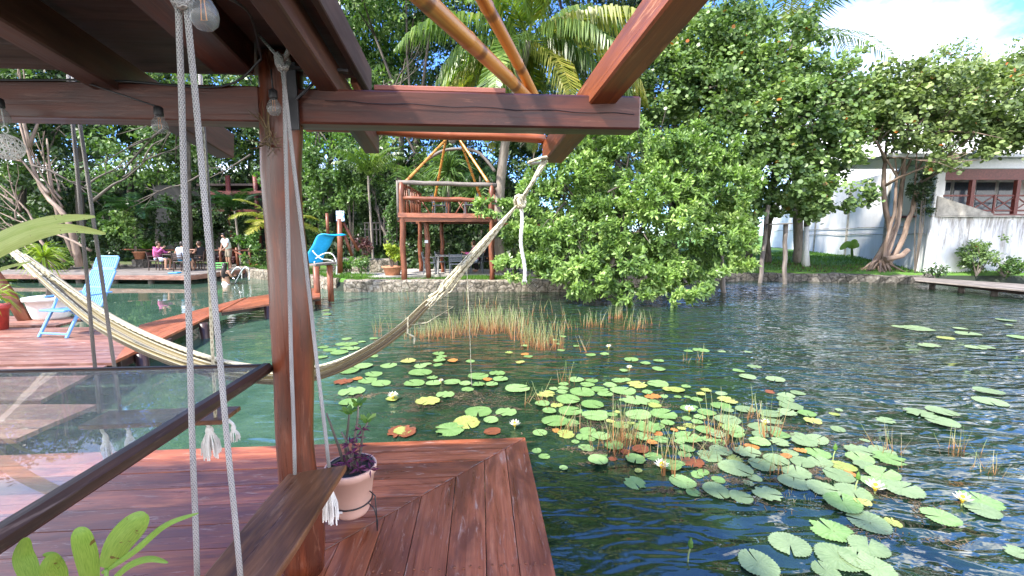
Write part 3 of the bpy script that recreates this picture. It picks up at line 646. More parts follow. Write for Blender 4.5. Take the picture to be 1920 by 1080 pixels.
# ------------------------------------------------------------------ pavilion over the viewer
PC = Vector((-1.049, 1.95, 0)); c5, s5 = math.cos(R(4.5)), math.sin(R(4.5))
def Q(u, v, z): return Vector((PC.x+u*c5-v*s5, PC.y+u*s5+v*c5, z))   # u along the main beam, v away, from the post
pv = thing('wooden_pavilion', 'dark varnished timber pavilion with round post, long cross beam and plank roof overhead', 'pavilion', (-1.05, 1.95, DZ))
mb = MB(); zs = [DZ+i*(2.76-DZ)/30 for i in range(31)]
lean = [(0.012+0.030*i/30+0.010*math.sin(i*.5)) for i in range(31)]
mb.tube([(PC.x+lean[i], PC.y+0.008*math.sin(i*.7), zs[i]) for i in range(31)], [0.088+0.005*math.sin(i*.45+1)-0.004*(i/30)  for i in range(31)], 20, wob=0.015)
mb.build('post', M['post'], pv, smooth=True)
mb = MB(); mb.beam(Q(-4.0, 0, 2.5475), Q(-0.02, 0, 2.5475), 0.115, 0.145); mb.build('beam', M['beam'], pv)
mb = MB(); mb.beam(Q(0.06, 0.012, 2.545), Q(1.63, 0.0, 2.545), 0.125, 0.145, bev=0.008); mb.build('beam', M['beam'], pv)
mb = MB()   # long crack in the front face of the beam
pts = [Q(0.25+i*0.09, -0.0638, 2.558+0.004*math.sin(i*1.9)-0.0018*i+0.006) for i in range(16)]; mb.tube(pts, 0.0016, 4); mb.build('crack', M['black'], pv)
def rafter(p0, p1, w, h, mat): mb = MB(); mb.beam(p0, p1, w, h, bev=0.006); return mb.build('rafter', mat, pv)
rafter(Q(-0.62, 0.78, 2.53), Q(-0.62, -2.2, 3.01), 0.10, 0.15, M['rafter'])
rafter(Q(0.26, 0.72, 2.545), Q(0.26, -2.2, 3.01), 0.085, 0.12, M['rafter'])
rafter(Q(-2.0, 0.5, 2.57), Q(-2.0, -2.2, 3.01), 0.10, 0.14, M['rafter'])
rafter(Q(-0.10, -0.07, 2.72), Q(-0.10, -2.2, 3.05), 0.16, 0.13, M['beam'])
hip = (Vector((0.245, 2.72, 2.495)), Vector((0.62, 1.05, 2.84)))
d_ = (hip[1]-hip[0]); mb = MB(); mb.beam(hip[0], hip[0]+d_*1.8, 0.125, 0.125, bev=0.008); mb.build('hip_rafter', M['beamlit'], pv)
# roof boards: planks running across, sloping down away from the viewer
mb = MB(); sl_ = (3.05-2.75)/2.4
for i in range(13):
    v0 = 0.20-i*0.2; v1 = v0-0.195; z0 = 2.745-sl_*(v0-0.15)+0.0; z1 = 2.745-sl_*(v1-0.15)
    mb.beam(Q(-3.6, (v0+v1)/2, (z0+z1)/2+0.02), Q(0.345, (v0+v1)/2, (z0+z1)/2+0.02), 0.2045, 0.022, up=(0, sl_, 1), bev=0.0)
mb.build('roof', M['roof'], pv)
mb = MB(); mb.beam(Q(0.365, 0.24, 2.742), Q(0.365, -2.3, 3.06), 0.03, 0.13, bev=0.004); mb.build('fascia', M['roof'], pv)
mb = MB(); mb.beam(Q(0.33, 0.27, 2.665), Q(0.33, 0.10, 2.705), 0.03, 0.03, bev=0.003); mb.build('fascia_end', M['tile'], pv)
for i, (dx, r) in enumerate(((0, 0),)):
    mb = MB(); q = [Q(0.125, -0.075, 2.71), Q(0.125, -0.075, 2.44)]; mb.beam(q[0], q[1], 0.04, 0.012, up=(0, 1, 0), bev=0.001)
    mb.beam(Q(0.10, -0.09, 2.683), Q(0.34, -0.02, 2.70), 0.03, 0.012, bev=0.001); mb.beam(Q(0.14, -0.085, 2.56), Q(0.25, -0.05, 2.68), 0.012, 0.010, bev=0.001)
    mb.build('metal_bracket', M['metal'], pv)
def polepart(name, p0, p1, r0, r1, mat, n=14):
    mb = MB(); p0 = Vector(p0); p1 = Vector(p1); m = 24; ln = (p1-p0).length; pts = []; rad = []
    step = 0.42; xs_ = [i/m for i in range(m+1)]
    for k in range(1, int(ln/step)+1): xs_ += [(k*step-.012)/ln, k*step/ln, (k*step+.012)/ln]
    for f in sorted(x for x in xs_ if 0 <= x <= 1):
        node = min(abs(f*ln-k*step) for k in range(0, int(ln/step)+2)); r = r0+(r1-r0)*f
        pts.append(p0.lerp(p1, f)+Vector((0, 0, 0.006*math.sin(f*9)))); rad.append(r*(1.10 if node < 0.004 else (1.02 if node < .014 else 1)))
    mb.tube(pts, rad, n); return mb.build(name, mat, pv, smooth=True)
e_ = A(1003, 190, 2.62)
polepart('bamboo_pole', A(1000, 195, 2.60), A(1000, 195, 2.60).lerp(A(770, -28, 1.45), 2.1), 0.031, 0.036, M['bamboo'])
polepart('bamboo_pole', A(1010, 195, 2.66), A(1010, 195, 2.66).lerp(A(888, -35, 1.75), 2.4), 0.026, 0.031, M['bamboo'])
polepart('bamboo_rail', A(575, 238, 2.62), A(1022, 262, 2.70), 0.026, 0.027, M['bamboored'])
mb = MB(); p, q = Q(0.45, 0.01, 2.632), Q(1.02, 0.01, 2.632); mb.beam(p, q, 0.10, 0.022, bev=0.003)
tag(mb.build('painted_board', M['tile'], loc=p), 'short terracotta coloured board lying on top of the long beam', 'board')
# glass-topped counter
ct = thing('glass_counter', 'bar counter with a clear glass top framed by dark wood', 'counter', (-2, 1.3, DZ)); CZ = 1.39
def Cc(u, v, z): return Vector((-1.115+u*math.cos(TA)-v*math.sin(TA), 1.90+u*math.sin(TA)+v*math.cos(TA), z))
mb = MB()
pts = [Cc(-0.012, 0.03, CZ), Cc(0.0, -0.4, CZ-.004), Cc(0.012, -0.9, CZ+.002), Cc(0.0, -1.5, CZ)]
for a_, b_ in zip(pts, pts[1:]): pass
mb.beam(pts[0], pts[-1], 0.052, 0.05, bev=0.014); mb.build('side_rail', M['rail'], ct)
mb = MB(); mb.beam(Cc(-3.2, 0.035, CZ-.002), Cc(-0.05, 0.035, CZ-.002), 0.028, 0.03, bev=0.004); mb.build('far_rail', M['rail'], ct)
mb = MB(); mb.box(Cc(-1.62, -0.74, CZ+.002), (3.16, 1.5, 0.008), Matrix.Rotation(TA, 3, 'Z')); mb.build('glass_top', M['glass'], ct)
for u, v in ((-0.30, -1.42), (-2.9, -0.05), (-2.9, -1.4)):
    mb = MB(); mb.beam(Cc(u, v, DZ-.06), Cc(u, v, CZ-.03), 0.07, 0.07, up=(0, 1, 0)); mb.build('leg', M['rail'], ct)
# ------------------------------------------------------------------ swings
def ropes(mb, pts, r, n=10):
    P_ = []
    for a_, b_ in zip(pts, pts[1:]):
        a_, b_ = Vector(a_), Vector(b_); m = max(2, int((b_-a_).length/0.12))
        for i in range(m): P_.append(a_.lerp(b_, i/m)+Vector((math.sin(i*1.3), 0, 0))*r*.12)
    P_.append(Vector(pts[-1])); mb.tube(P_, r, n)
def knot(mb, c, r):
    c = Vector(c); pts = [c+Vector((math.cos(t_)*r*1.3*math.cos(t_*.5), math.sin(t_)*r*1.2, math.sin(t_*1.5)*r*1.6)) for t_ in [i*4*PI/22 for i in range(23)]]
    mb.tube(pts, r*.62, 8)
def tassel(mb, top, ln, r, seed, n=34):
    rr = random.Random(seed); top = Vector(top)
    mb.tube([top, top+Vector((0, 0, -.02)), top+Vector((0, 0, -.045))], [r*.28, r*.42, r*.36], 8)
    for i in range(n):
        a_ = rr.uniform(0, 6.28); q = rr.uniform(.2, 1); e = top+Vector((math.cos(a_)*r*q, math.sin(a_)*r*q, -ln*rr.uniform(.8, 1.08)))
        s_ = top+Vector((math.cos(a_)*r*.25, math.sin(a_)*r*.25, -.03))
        mb.tube([s_, s_.lerp(e, .5)+Vector((math.cos(a_), math.sin(a_), 0))*r*.25, e], r*.085, 4)
s1 = thing('swing_seat', 'near wooden swing seat on white ropes in front of the round post', 'swing', (-0.83, 1.45, 1.0), group='rope swings at the glass counter')
SZ = 1.0; mb = MB()
n0, n1 = Vector((-0.868, 1.05, SZ)), Vector((-0.838, 1.745, SZ)); x = (n1-n0).normalized()
cl_, cr_ = [], []
prof = [(Vector((-.945, 1.70)), Vector((-.725, 1.775))), (Vector((-.937, 1.5)), Vector((-.712, 1.5))), (Vector((-.922, 1.3)), Vector((-.700, 1.3))), (Vector((-.905, 1.02)), Vector((-.695, 1.03)))]
vs = []; gg = []
for a_, b_ in prof:
    for p in (a_, b_):
        for z in (SZ, SZ-.028): vs.append((p.x, p.y, z)); gg.append((p.y+3, p.x, z))
fs = []
for i in range(3):
    k = i*4; fs += [(k, k+2, k+6, k+4), (k+1, k+5, k+7, k+3), (k, k+4, k+5, k+1), (k+2, k+3, k+7, k+6)]
fs += [(0, 1, 3, 2), (12, 14, 15, 13)]
mb.add(vs, fs, gg); o = mb.build('seat', M['seat'], s1); bvm = o.modifiers.new('Bevel', 'BEVEL'); bvm.width = 0.006; bvm.segments = 2
rA, rB = G(553, 889, SZ+.002), G(617, 876, SZ+.002); kn = A(530, 118, 1.74)
nA, nB = Vector((-.905, 1.12, SZ)), Vector((-.765, 1.10, SZ)); kn2 = A(338, -18, 1.15)
for nm, a_, b_ in (('rope', rA, kn), ('rope', rB, kn)):
    mb = MB(); ropes(mb, [a_, a_.lerp(b_, .5), b_+Vector((0.004 if a_ is rA else -.004, 0, 0))], 0.0075); mb.build(nm, M['rope'], s1, smooth=True)
for a_, b_ in ((nA, kn2), (nB, kn2)):
    mb = MB(); ropes(mb, [a_, b_+Vector((-.006 if a_ is nA else .012, 0, 0)), b_+Vector((0, .0, .3))], 0.0072); mb.build('rope', M['rope'], s1, smooth=True)
mb = MB(); knot(mb, kn, 0.016); ropes(mb, [kn, A(548, 80, 1.72), A(547, -20, 1.68)], 0.009); ropes(mb, [kn, A(486, 66, 1.80)], 0.006)
mb.build('knot', M['rope'], s1, smooth=True); mb = MB(); knot(mb, A(341, -2, 1.15), 0.016)
mb.build('knot', M['rope'], s1, smooth=True)
mb = MB(); tassel(mb, (rB.x+.02, rB.y-.05, SZ-.04), .17, .035, 3); mb.build('tassel', M['tassel'], s1); mb = MB(); tassel(mb, (rA.x, rA.y, SZ-.03), .15, .03, 4); mb.build('tassel', M['tassel'], s1)
s2 = thing('swing_seat', 'grey wooden swing seat seen through the glass top beyond the counter', 'swing', (-1.93, 2.27, 1.0), group='rope swings at the glass counter')
mb = MB(); p, q = G(166, 788, SZ), G(443, 770, SZ)
mb.beam(Vector((-2.30, 2.255, SZ-.012)), Vector((-1.585, 2.32, SZ-.012)), 0.20, 0.026, bev=.004); mb.build('seat', M['seat'], s2)
def hang(px0, py0, px1, Ys, Yt=2.3, r=.0085, mat='ropeg'):
    a_ = G(px0, py0, SZ+.002); b_ = A(px1, 226, Yt); d = b_-a_; mb = MB(); ropes(mb, [a_, b_, b_+d*0.14], r, 8); mb.build('rope', M[mat], s2, smooth=True)
hang(186, 775, 136, 0); hang(226, 770, 149, 0); hang(404, 782, 380, 0, mat='ropec'); hang(420, 768, 381, 0, mat='ropeg')
for (px, py, ln, r_) in ((197, 815, .14, .035), (241, 806, .13, .028), (392, 800, .185, .05), (437, 796, .10, .03)):
    mb = MB(); p = A(px, py, 2.3); tassel(mb, p, ln, r_, int(px)); ropes(mb, [Vector((p.x-.04, p.y, SZ-.02)), p+Vector((-.01, 0, .012)), p], .008, 6); mb.build('tassel', M['tassel'], s2)
# ------------------------------------------------------------------ hammock
hm = thing('hammock', 'cream and olive striped hammock slung behind the post from the hip rafter end', 'hammock', (-1.5, 2.8, 0.4))
hp = [(-60, 405, 3.02), (20, 462, 3.0), (75, 512, 2.96), (140, 566, 2.93), (200, 610, 2.9), (290, 655, 2.87), (390, 690, 2.84), (480, 705, 2.82), (560, 707, 2.8), (630, 690, 2.79), (700, 655, 2.77), (760, 612, 2.76), (800, 572, 2.75), (835, 540, 2.75)]
HP = [A(*p) for p in hp]
def catm(P_, m=6):
    out = []
    for i in range(len(P_)-1):
        p0, p1, p2, p3 = P_[max(i-1, 0)], P_[i], P_[i+1], P_[min(i+2, len(P_)-1)]
        for k in range(m):
            t_ = k/m; out.append(0.5*((2*p1)+(p2-p0)*t_+(2*p0-5*p1+4*p2-p3)*t_*t_+(3*p1-p0-3*p2+p3)*t_**3))
    out.append(P_[-1]); return out
cl = catm(HP); n = len(cl); i0 = 8
mb = MB(); K = 64; vs = []; gg = []; acc = 0; idx = []
for i in range(i0, n):
    f = (i-i0)/(n-1-i0); wdt = 0.025+0.085*math.sin(PI*min(1, max(0, f*1.0)))**0.7; hgt = wdt*0.55
    wdt *= 1-.35*max(0, f-.35); hgt *= 1-.3*f; p = cl[i]; tn = (cl[min(i+1, n-1)]-cl[i-1]).normalized(); sd_ = Vector((0, 1, 0)); up_ = sd_.cross(tn)*-1
    if up_.z < 0: up_ = -up_
    acc += (cl[i]-cl[i-1]).length
    for k in range(K+1):
        a_ = PI*(k/K)*1.15-PI*0.075; pl = 1+0.20*math.sin(k*1.45+f*3)*math.sin(k*0.37+1.3)
        vs.append(p-sd_*math.cos(a_)*wdt*pl*0.9+up_*(hgt*.6-math.sin(a_)*hgt*1.25*pl)); gg.append((acc, k/K, 0))
m_ = n-i0; fs = [(i*(K+1)+k, i*(K+1)+k+1, (i+1)*(K+1)+k+1, (i+1)*(K+1)+k) for i in range(m_-1) for k in range(K)]
mb.add(vs, fs, gg); o = mb.build('cloth', M['hammock'], hm, smooth=True)
sm_ = o.modifiers.new('Solidify', 'SOLIDIFY'); sm_.thickness = 0.006
mb = MB()   # rolled edges
for ph, zz in ((0.0, 0.03), (PI, 0.036)):
    mb.tube([cl[i]+Vector((0, -math.cos(ph)*0.075*math.sin(PI*(i-i0)/(n-1-i0))**.7, (zz)*math.sin(PI*(i-i0)/(n-1-i0))**.6)) for i in range(i0, n, 2)], 0.010, 8)
mb.build('edge_rope', M['ropec'], hm, smooth=True)
kR = A(975, 378, 2.70); eR = A(1022, 303, 2.70)
mb = MB(); rr = random.Random(2)
for k in range(26):
    e = HP[-1]+Vector((rr.uniform(-.03, .03), rr.uniform(-.07, .07), rr.uniform(-.035, .035))); md = e.lerp(kR, .5)+Vector((rr.uniform(-.015, .015), 0, rr.uniform(-.02, .01)))
    s_ = cl[-6]+Vector((rr.uniform(-.02, .02), rr.uniform(-.10, .10), rr.uniform(-.04, .04))); mb.tube([s_, e, md, kR], 0.0042, 5)
mb.build('end_strings', M['ropec'], hm)
mb = MB(); kL = A(-60, 400, 3.02)
for k in range(26):
    s_ = cl[i0+5]+Vector((rr.uniform(-.03, .03), rr.uniform(-.05, .05), rr.uniform(-.025, .03))); mb.tube([s_, s_.lerp(kL, .5)+Vector((rr.uniform(-.015, .015), 0, rr.uniform(-.02, .02))), kL+Vector((rr.uniform(-.01, .01), 0, rr.uniform(-.02, .02)))], 0.005, 5)
mb.build('end_strings', M['ropec'], hm)
mb = MB(); ropes(mb, [kR, eR+Vector((0.006, -.07, 0))], .011); ropes(mb, [kR+Vector((.012, 0, 0)), eR+Vector((-.01, -.07, .01))], .009); knot(mb, kR, .022)
c = eR; mb.tube([c+Vector((.10*math.cos(t_)-.0, .085*math.sin(t_)+.0, .02*math.cos(t_)+.012)) for t_ in [i*2*PI/16 for i in range(17)]], .009, 8)
mb.build('rope', M['ropec'], hm, smooth=True)
mb = MB()
for ph in (0, 2.1, 4.2):
    mb.tube([kR.lerp(A(983, 528, 2.70), i/40)+Vector((.006*math.cos(i*.8+ph)+.008*math.sin(i*.23), .006*math.sin(i*.8+ph), 0)) for i in range(41)], .0062, 6)
tassel(mb, A(983, 515, 2.70), .05, .02, 5, 14); mb.build('hanging_rope', M['tassel'], hm, smooth=True)
mb = MB(); mb.tube([A(875, 500, 2.73), A(880, 600, 2.73), A(884, 722, 2.73)], .0022, 5); mb.tube([HP[-2], A(850, 575, 2.72), A(800, 605, 2.72), A(765, 610, 2.73)], .003, 5); mb.tube([A(765, 595, 2.7), A(764, 625, 2.7), A(777, 632, 2.7), A(776, 645, 2.7)], .006, 6); mb.build('loose_string', M['ropec'], hm)
# ------------------------------------------------------------------ string lights
lt = thing('string_lights', 'black cable of clear filament bulbs strung along the pavilion beam', 'string lights', Q(-1.5, -.08, 2.6))
mb = MB()
def cab(pts): mb.tube(catm([Vector(p) for p in pts], 5), .0045, 6)
cab([Q(-3.4, -.07, 2.56), Q(-2.2, -.075, 2.60), Q(-1.5, -.075, 2.625), Q(-1.1, -.07, 2.612), Q(-.6, -.07, 2.622), Q(-.16, -.07, 2.61), A(490, 110, 1.80)])
cab([A(490, 110, 1.80), A(470, 30, 1.6), A(420, -8, 1.2), A(395, -10, 1.0), A(300, -30, .9)]); mb.build('cable', M['black'], lt)
def bulb(px, py, Y, d, top):
    r_ = d/2; c = A(px, py, Y); mb = MB(); prof = [(r_*.35, r_*1.5), (r_*.62, r_*1.1), (r_*.95, r_*.45), (r_, 0), (r_*.88, -r_*.5), (r_*.55, -r_*.88), (r_*.15, -r_*1.02)]
    b_ = MB(); b_.lathe(prof, c, 16); o = b_.build('bulb', M['bulb'], lt, smooth=True)
    s_ = MB(); s_.lathe([(r_*.3, r_*2.7), (r_*.55, r_*2.5), (r_*.58, r_*1.6), (r_*.50, r_*1.35), (r_*.1, r_*1.35)], c, 12); s_.tube([c+Vector((0, 0, r_*2.6)), Vector(top)], .0035, 6); s_.build('socket', M['black'], lt, smooth=True)
    f_ = MB(); f_.tube([c+Vector((-r_*.12, 0, r_*1.2)), c+Vector((-r_*.2, 0, -r_*.3)), c+Vector((r_*.2, 0, -r_*.3)), c+Vector((r_*.12, 0, r_*1.2))], r_*.05, 5)
    ff = f_.build('filament', M['filament'], lt); ff.parent = o
    ff.data.transform(Matrix.Translation(-Vector(o.location)))
bulb(382, 30, 0.98, 0.058, A(395, -12, 1.0)); bulb(300, 237, 1.74, 0.056, Q(-.72, -.075, 2.622)); bulb(514, 204, 1.80, 0.056, A(508, 130, 1.80)); bulb(2, 222, 1.72, 0.056, Q(-1.23, -.07, 2.615))
bl = thing('hanging_ball', 'white woven wire ball hanging at the left edge', 'ornament', A(14, 276, 1.72)); c = A(14, 276, 1.72); mb = MB(); rr = random.Random(9)
for k in range(24):
    n_ = Vector((rr.gauss(0, 1), rr.gauss(0, 1), rr.gauss(0, 1))).normalized(); a_ = n_.orthogonal().normalized(); b_ = n_.cross(a_)
    mb.tube([c+(a_*math.cos(t_)+b_*math.sin(t_))*.048 for t_ in [i*2*PI/20 for i in range(21)]], .0011, 4, cap=False)
mb.build('wire_ball', M['ball'], bl)
mb = MB(); mb.tube([c+Vector((.012*math.cos(t_), 0, .066+.014*math.sin(t_))) for t_ in [i*2*PI/14 for i in range(15)]], .002, 5); mb.tube([c+Vector((0, 0, .08)), c+Vector((-.01, 0, .25))], .002, 5); mb.build('hanging_loop', M['ball'], bl)
# dry twigs stuck behind the post
mb = MB(); rr = random.Random(5)
for k in range(16):
    s_ = A(503+rr.uniform(-5, 5), 262+rr.uniform(-10, 12), 1.84); e = A(503+rr.uniform(-45, 10), 262+rr.uniform(-75, 20), 1.82); mb.tube([s_, s_.lerp(e, .5)+Vector((0, 0, rr.uniform(-.01, .02))), e], [.003, .002, .001], 4)
for k in range(20):
    s_ = A(510+rr.uniform(-12, 12), 262+rr.uniform(-8, 16), 1.84); e = s_+Vector((rr.uniform(-.04, .04), rr.uniform(-.01, 0), rr.uniform(-.05, .05))); mb.tube([s_, e], .0016, 4)
tag(mb.build('dry_twigs', M['straw'], loc=A(503, 262, 1.84)), 'dry tuft of twigs sticking out of the round post', 'air plant')
# ------------------------------------------------------------------ pink pot on a wire stand
pp_ = thing('flower_pot', 'pale pink flower pot in a wire stand beside the post', 'flower pot', (-.915, 2.29, DZ)); pc = Vector((-.915, 2.29, 0.425))
mb = MB(); mb.lathe([(.02, 0), (.085, 0), (.092, .012), (.098, .03), (.128, .235), (.139, .238), (.143, .272), (.140, .280), (.130, .280), (.126, .25), (.02, .245)], pc, 40); mb.build('pot', M['pinkpot'], pp_, smooth=True)
mb = MB(); mb.lathe([(.0, .252), (.06, .256), (.124, .25)], pc, 20); mb.build('soil', M['soil'], pp_)
mb = MB(); mb.lathe([(.132, .272), (.118, .285), (.105, .262), (.122, .25)], pc+Vector((-.004, .006, 0)), 30)
mb.build('inner_pot', M['black'], pp_, smooth=True)
mb = MB(); ring = lambda z, r_: [pc+Vector((r_*math.cos(t_), r_*math.sin(t_), z)) for t_ in [i*2*PI/32 for i in range(33)]]
mb.tube(ring(.075, .112), .004, 6)
for an in (-20, 100, 220):
    c_, s_ = math.cos(R(an)), math.sin(R(an)); P3 = lambda r_, z: pc+Vector((r_*c_, r_*s_, z))
    mb.tube([P3(.112, .075), P3(.15, .05), P3(.17, -.02), P3(.165, DZ-pc.z+.004)], .0035, 6); mb.tube([P3(.124, .15), P3(.16, .13), P3(.165, .02), P3(.165, DZ-pc.z+.004)], .0035, 6)
mb.build('wire_stand', M['metal'], pp_, smooth=True)
mb = MB(); mb.box(pc+Vector((-.03, -.118, .07)), (.04, .003, .012)); mb.build('price_tag', M['wcloth'], pp_)
pl = thing('potted_plant', 'purple leaved plant with grey succulent stems growing in the pink pot', 'plant', pc+Vector((0, 0, .25)))
mb = MB(); rr = random.Random(12); stems = []
for (dx, px, py) in ((0, 672, 760), (.02, 690, 790), (-.02, 655, 775), (.03, 640, 810), (-.03, 612, 775)):
    s_ = pc+Vector((dx, 0, .25)); e = A(px, py, 2.28); stems.append(e); mb.tube([s_, s_.lerp(e, .4)+Vector((.015*rr.uniform(-1, 1), 0, .0)), s_.lerp(e, .8)+Vector((.015*rr.uniform(-1, 1), 0, 0)), e], [.009, .008, .006, .005], 8)
mb.build('stem', M['grey'], pl, smooth=True)
rnd = np.random.default_rng(3)
Ps = []; Ds = []
for e in (A(668, 820, 2.28), A(678, 805, 2.27), A(662, 848, 2.25), A(680, 858, 2.25), A(690, 862, 2.28), A(648, 868, 2.22), A(672, 838, 2.26), A(655, 832, 2.26), A(640, 872, 2.24), A(672, 878, 2.2), A(694, 880, 2.2)):
    for k in range(9): Ps.append(tuple(e)); Ds.append((math.cos(k*.7), math.sin(k*.7), rnd.uniform(-.3, .5)))
soup('purple_leaves', leaves(np.array(Ps), np.array(Ds)+rnd.normal(size=(len(Ds), 3))*.15, np.full(len(Ps), .055), np.full(len(Ps), .0065), rnd, 4), M['l_purple'], pl)
Ps = []; Ds = []
for e in stems[:3]:
    for k in range(7): Ps.append(tuple(e)); Ds.append((math.cos(k*.9), math.sin(k*.9), .55))
soup('tip_leaves', leaves(np.array(Ps), np.array(Ds), np.full(len(Ps), .062), np.full(len(Ps), .013), rnd, 6), M['l_pale'], pl)
# ------------------------------------------------------------------ broad leaves close to the viewer
def bigleaf(mb, pts, w, n=14, fold=.25):
    P_ = catm([Vector(p) for p in pts], 6); m = len(P_); vs = []; gg = []
    for i, p in enumerate(P_):
        f = i/(m-1); tn = (P_[min(i+1, m-1)]-P_[max(i-1, 0)]).normalized(); view = (p-Vector((0, 0, EYE))).normalized()
        sd_ = tn.cross(view).normalized(); sd_ = (sd_+view*0.25).normalized(); ww = w*(math.sin(PI*min(.985, .10+.89*f))**.62)
        up_ = sd_.cross(tn).normalized()
        for q, lift in ((-1, fold), (-.5, fold*.5), (0, 0), (.5, fold*.5), (1, fold)): vs.append(p+sd_*ww*q+up_*ww*lift); gg.append((f*3, q, 0))
    fs = [(i*5+q, i*5+q+1, (i+1)*5+q+1, (i+1)*5+q) for i in range(m-1) for q in range(4)]; mb.add(vs, fs, gg)
def broadleafmat(name, a_, b_, sp_):
    m, t, p = newmat(name); v = attr(t); n_ = noise(t, mapv(t, v, (1, 5, 1)), 2.5, 5, .6); c_ = ramp(t, n_, [(.35, a_), (.65, b_)])
    s_ = noise(t, geo(t, 'Position'), 45, 2, .5); c_ = mixc(t, ramp(t, s_, [(.70, (0,)*3), (.73, (1,)*3)]), c_, sp_)
    w_ = t.nodes.new('ShaderNodeTexWave'); w_.bands_direction = 'Y'; w_.inputs['Scale'].default_value = 3.5; t.links.new(v, w_.inputs['Vector'])
    c_ = mixc(t, math_(t, 'MULTIPLY', w_.outputs['Fac'], .16), c_, tuple(x*1.5 for x in b_))
    t.links.new(c_, p.inputs['Base Color']); p.inputs['Roughness'].default_value = .38; bump(t, p, w_.outputs['Fac'], .25, .003)
    tr = t.nodes.new('ShaderNodeBsdfTranslucent'); t.links.new(c_, tr.inputs[0]); ms = t.nodes.new('ShaderNodeMixShader'); ms.inputs[0].default_value = .35
    t.links.new(p.outputs[0], ms.inputs[1]); t.links.new(tr.outputs[0], ms.inputs[2]); t.links.new(ms.outputs[0], t.nodes['Material Output'].inputs[0]); return m
M['broad'] = broadleafmat('broad_green_leaf', (.15, .30, .035), (.29, .46, .08), (.12, .06, .02))
M['strap'] = broadleafmat('strap_yellow_green_leaf', (.42, .56, .12), (.66, .74, .28), (.2, .12, .04))
bp = thing('leafy_plant', 'bright green broad leaved plant rising at the bottom left', 'plant', A(150, 1250, .8))
root = A(170, 1260, .80)
for pts, w_ in (([A(200, 1066, .80), A(222, 1020, .79), A(250, 985, .78), A(274, 963, .78)], .031), ([A(172, 1110, .80), A(165, 1060, .79), A(152, 1010, .78), A(144, 990, .78)], .021), ([A(70, 1120, .80), A(52, 1070, .8), A(42, 1040, .8), A(48, 1008, .8)], .020),
                ([A(110, 1130, .8), A(105, 1085, .79), A(95, 1060, .78), A(100, 1038, .78)], .022), ([A(190, 1075, .8), A(250, 1035, .8), A(310, 985, .8), A(372, 962, .8)], .0075), ([A(200, 1100, .8), A(240, 1062, .8), A(280, 1048, .79), A(315, 1055, .79)], .008), ([A(120, 1060, .8), A(100, 1042, .8), A(80, 1040, .79)], .007)):
    mb = MB(); bigleaf(mb, pts, w_*.84); mb.build('leaf', M['broad'], bp, smooth=True)
mb = MB()
for e in (A(200, 1066, .80), A(172, 1110, .80), A(70, 1120, .8), A(110, 1130, .8), A(200, 1100, .8)): mb.tube([root, root.lerp(e, .5)+Vector((.01, 0, 0)), e], .004, 6)
mb.build('stem', M['broad'], bp, smooth=True)
sp_ = thing('strap_leaf_plant', 'long arching yellow green leaves reaching in from the left edge', 'plant', A(-130, 620, 2.0))
for pts, w_ in (([A(-120, 560, 2.0), A(-50, 480, 1.95), A(20, 438, 1.92), A(100, 412, 1.9), A(178, 406, 1.9)], .026), ([A(-120, 570, 2.0), A(-40, 495, 1.9), A(40, 450, 1.86), A(120, 428, 1.84), A(198, 438, 1.84)], .026), ([A(-120, 600, 2.0), A(-70, 560, 2.0), A(-10, 510, 1.98), A(60, 490, 1.98)], .010)):
    mb = MB(); bigleaf(mb, pts, w_); mb.build('leaf', M['strap'], sp_, smooth=True)
mb = MB(); c = A(-130, 620, 2.0); mb.lathe([(.06, CZ-c.z), (.10, CZ-c.z+.16), (.09, CZ-c.z+.16), (.02, CZ-c.z+.13)], c, 20); mb.tube([c+Vector((0, 0, CZ-c.z+.1)), A(-120, 565, 2.0)], .02, 8); mb.build('pot', M['terracotta'], sp_, smooth=True)
